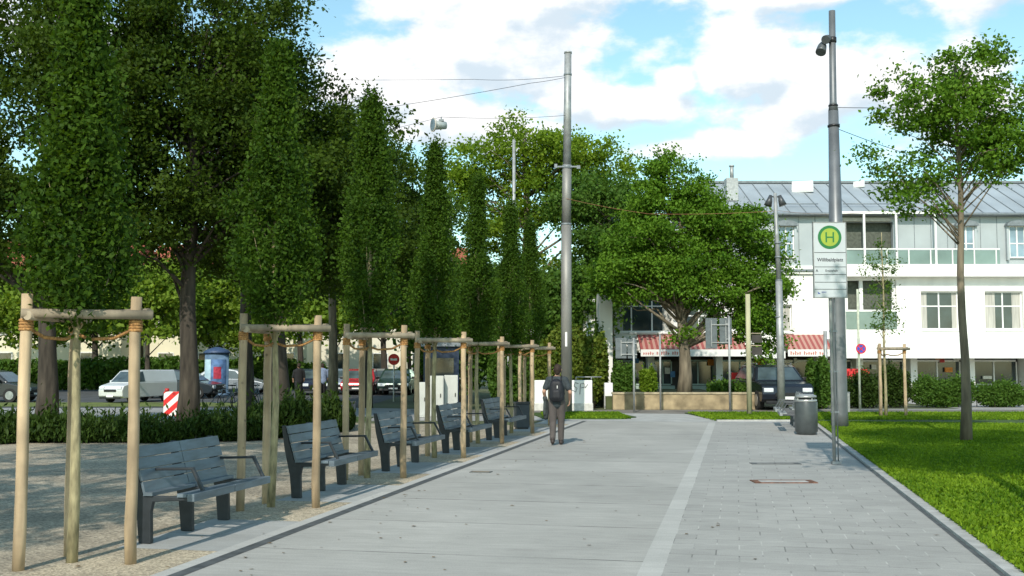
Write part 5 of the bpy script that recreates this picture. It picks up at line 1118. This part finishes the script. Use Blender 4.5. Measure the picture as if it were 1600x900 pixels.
skin = mat('skin_tone', (.45, .26, .18), .55, noise=.05, scale=10); shirt = mat('dark_tshirt', (.035, .045, .052), .85, noise=.15, scale=12); trous = mat('grey_brown_trousers', (.085, .073, .07), .9, noise=.12, scale=10, stretch=(1, 1, .4)); shoe = mat('dark_shoes', (.04, .03, .028), .6); hairm = mat('dark_brown_hair', (.030, .018, .012), .8, noise=.3, scale=40)
# y+ = direction of travel (away), left hand at x-
K = dict(hipL=(-.085, 0, .90), hipR=(.085, 0, .90), kneeL=(-.09, .0, .49), kneeR=(.08, .09, .49), ankL=(-.085, -.12, .11), ankR=(.075, .10, .08), toeL=(-.10, .02, .035), toeR=(.09, .25, .03),
         pel=(0, 0, .92), waist=(0, .005, 1.08), chest=(0, .0, 1.28), neckb=(0, .01, 1.42), head=(.015, .03, 1.58), shL=(-.175, 0, 1.39), shR=(.175, 0, 1.39),
         elL=(-.275, -.05, 1.14), elR=(.285, -.04, 1.12), wrL=(-.26, .12, .95), wrR=(.265, .14, .96))
body = [(K['pel'], .125, K['waist'], .115, (1.15, .8)), (K['waist'], .115, K['chest'], .135, (1.2, .8)), (K['chest'], .135, K['neckb'], .07, (1.35, .8)),
        (K['neckb'], .052, (.01, .02, 1.52), .05), ((.012, .03, 1.565), .078, (.014, .025, 1.625), .083, (.92, 1.08)), ((.014, .06, 1.53), .05, (.014, .055, 1.57), .062),
        ((.014, .115, 1.585), .012, (.014, .132, 1.565), .015), ((.014, .098, 1.535), .020, (.014, .1, 1.53), .018),
        ((-.068, .022, 1.585), .013, (-.072, .015, 1.605), .015, (.5, 1)), ((.096, .022, 1.585), .013, (.10, .015, 1.605), .015, (.5, 1)),
        ((0, 0, 1.385), .06, K['shL'], .055), ((0, 0, 1.385), .06, K['shR'], .055),
        (K['shL'], .052, K['elL'], .040), (K['elL'], .041, K['wrL'], .027), (K['shR'], .052, K['elR'], .040), (K['elR'], .041, K['wrR'], .027),
        (K['hipL'], .088, K['kneeL'], .058), (K['kneeL'], .056, K['ankL'], .036), (K['hipR'], .088, K['kneeR'], .058), (K['kneeR'], .056, K['ankR'], .036),
        (K['ankL'], .034, K['toeL'], .028), (K['ankR'], .034, K['toeR'], .028)]
def hand(w, sgn, d):
    w = Vector(w); d = Vector(d).normalized(); out = []
    side = Vector((0, 1, 0)); side = (side - d * side.dot(d)).normalized(); inw = Vector((-sgn, 0, 0))
    pc = w + d * .085
    out.append((w, .025, pc, .032, (.55, 1.1)))
    for k, ln in enumerate((.068, .078, .072, .055)):
        s = pc + side * (.028 - .019 * k); m_ = s + d * ln * .5 + inw * .008; e = m_ + d * ln * .4 + inw * .028
        out.append((s, .0095, m_, .0088)); out.append((m_, .0088, e, .0078))
    s = w + d * .03 + side * .025; m_ = s + side * .035 + d * .028; out.append((s, .013, m_, .0105)); out.append((m_, .0105, m_ + d * .03 + inw * .014, .009))
    return out
body += hand(K['wrL'], -1, (0, .25, -1)) + hand(K['wrR'], 1, (-.1, .35, -1))
fused('body', body, skin, pr, .0065, 2)
fused('t_shirt', [((0, 0, .90), .142, K['waist'], .133, (1.2, .86)), (K['waist'], .133, K['chest'], .152, (1.2, .84)), (K['chest'], .152, (0, .0, 1.395), .085, (1.35, .9)), ((0, .0, 1.385), .078, K['shL'], .073), ((0, .0, 1.385), .078, K['shR'], .073),
       (K['shL'], .070, tuple(Vector(K['shL']).lerp(Vector(K['elL']), .68)), .066), (K['shR'], .070, tuple(Vector(K['shR']).lerp(Vector(K['elR']), .68)), .066)], shirt, pr, .012, 3)
fused('trousers', [((-.02, 0, .92), .125, (.02, 0, .93), .125, (1.2, .9)), (K['hipL'], .103, K['kneeL'], .078), (K['kneeL'], .076, (-.086, -.115, .13), .062), (K['hipR'], .103, K['kneeR'], .078), (K['kneeR'], .076, (.076, .095, .12), .062)], trous, pr, .011, 2)
for s, a, t_ in (('L', 'ankL', 'toeL'), ('R', 'ankR', 'toeR')):
    A_ = Vector(K[a]); T_ = Vector(K[t_]); fused('shoe', [(A_ + Vector((0, -.03, -.03)), .046, T_ + Vector((0, .02, .018)), .042, (1, 1)), (A_ + Vector((0, -.02, .02)), .05, A_, .05)], shoe, pr, .01, 2)
fused('hair', [((.012, .0, 1.60), .088, (.014, .012, 1.648), .086, (.98, 1.02)), ((.012, -.035, 1.545), .055, (.012, -.03, 1.6), .075)], hairm, pr, .009, 1)
for sx in (-.028, .056): MB().lathe([(.004, -.01), (.011, -.004), (.011, .004), (.004, .01)], 10, (sx, .108, 1.595)).build('eye', whitem, pr)
bp_ = empty('backpack', (px_, py_, .012), -.12, 'black backpack with a small pale tag on the person\'s back', 'backpack')
fused('bag', [((-.045, -.17, 1.02), .10, (-.04, -.165, 1.30), .085, (1.15, .75)), ((.045, -.17, 1.02), .10, (.04, -.165, 1.30), .085, (1.15, .75)), ((0, -.15, 1.34), .07, (0, -.14, 1.36), .06, (1.5, .7))], mat('black_nylon', (.012, .013, .018), .6, noise=.2), bp_, .012, 2)
fused('front_pocket', [((-.035, -.225, 1.03), .06, (-.03, -.225, 1.13), .055, (1.2, .6)), ((.035, -.225, 1.03), .06, (.03, -.225, 1.13), .055, (1.2, .6))], MATS['black_nylon'], bp_, .01, 2)
for sx in (-1, 1):
    MB().tube([(sx * .09, -.13, 1.36), (sx * .10, -.04, 1.468), (sx * .105, .06, 1.44), (sx * .12, .135, 1.28), (sx * .15, .06, 1.08), (sx * .13, -.13, 1.0)], .016, 8).build('shoulder_strap', MATS['black_nylon'], bp_)
MB().box((.025, -.248, 1.24), (.014, .006, .06)).build('tag', whitem, bp_)
jk = empty('jacket', (px_, py_, .012), -.12, 'dark grey jacket hanging from the person\'s left hand', 'jacket')
fused('cloth', [((-.245, .12, .90), .05, (-.265, .04, 1.0), .05, (1, 1.4)), ((-.235, .11, .88), .055, (-.24, .12, .72), .07, (.8, 1.3)), ((-.24, .12, .72), .07, (-.25, .10, .58), .055, (.9, 1.4)), ((-.26, .06, .92), .05, (-.27, .04, .66), .045, (.8, 1.2))], mat('jacket_grey_green', (.045, .055, .055), .9, noise=.2, scale=10), jk, .012, 1)
# people far back in the shade
for px, D, lab, c in ((468, 52, 'distant person in black standing behind the second guard', (.015, .015, .017)), (505, 53, 'distant person in pale blue standing left of the third guard', (.22, .28, .42))):
    p2 = empty('person', (X(px, D), D, .008), .3, lab, 'person', 'people far back beyond the road')
    fused('body', [((-.09, 0, .85), .1, (-.09, 0, .1), .05), ((.09, .03, .85), .1, (.1, .1, .1), .05), ((0, 0, .95), .15, (0, 0, 1.35), .16, (1.2, .8)), ((0, 0, 1.4), .06, (0, 0, 1.5), .055), ((0, .01, 1.6), .09, (0, .01, 1.65), .09), ((-.2, 0, 1.38), .06, (-.27, .02, 1.1), .045), ((-.27, .02, 1.1), .045, (-.24, .12, .86), .035), ((.2, 0, 1.38), .06, (.27, .02, 1.1), .045), ((.27, .02, 1.1), .045, (.24, .12, .86), .035)], skin, p2, .02, 2)
    cl = mat('far_cloth_' + str(px), c, .9)
    fused('top', [((0, 0, .9), .17, (0, 0, 1.36), .18, (1.2, .8)), ((-.2, 0, 1.38), .075, (-.27, .02, 1.1), .06), ((.2, 0, 1.38), .075, (.27, .02, 1.1), .06)], cl, p2, .02, 2)
    fused('trousers', [((-.09, 0, .88), .115, (-.09, 0, .12), .07), ((.09, .03, .88), .115, (.1, .1, .12), .07)], blackm, p2, .02, 2)
    fused('hair', [((0, -.02, 1.63), .095, (0, -.01, 1.68), .093)], hairm, p2, .02, 1)
# a few fallen leaves and chips on the walk
b = MB()
for i in range(230):
    s = random.uniform(-4.4, 2.0) if i % 3 == 0 else -4.5 + abs(random.gauss(0, .8)) if i % 3 == 1 else random.uniform(-6.5, -4.6); t = 7 + 20 * random.random() ** 1.5; p = st(s, t, .018); a = random.uniform(0, PI); w = random.uniform(.015, .035)
    c_, s_ = math.cos(a) * w, math.sin(a) * w
    b.quad(p + Vector((c_, s_, 0)), p + Vector((-s_ * .6, c_ * .6, .006)), p - Vector((c_, s_, -.004)), p + Vector((s_ * .6, -c_ * .6, .002)))
o = b.build('fallen_leaves', mat('dry_leaf', (.16, .10, .04), .8, noise=.3, scale=20)); tag(o, 'scattered dry fallen leaves on the grey walk', 'leaves', kind='stuff')
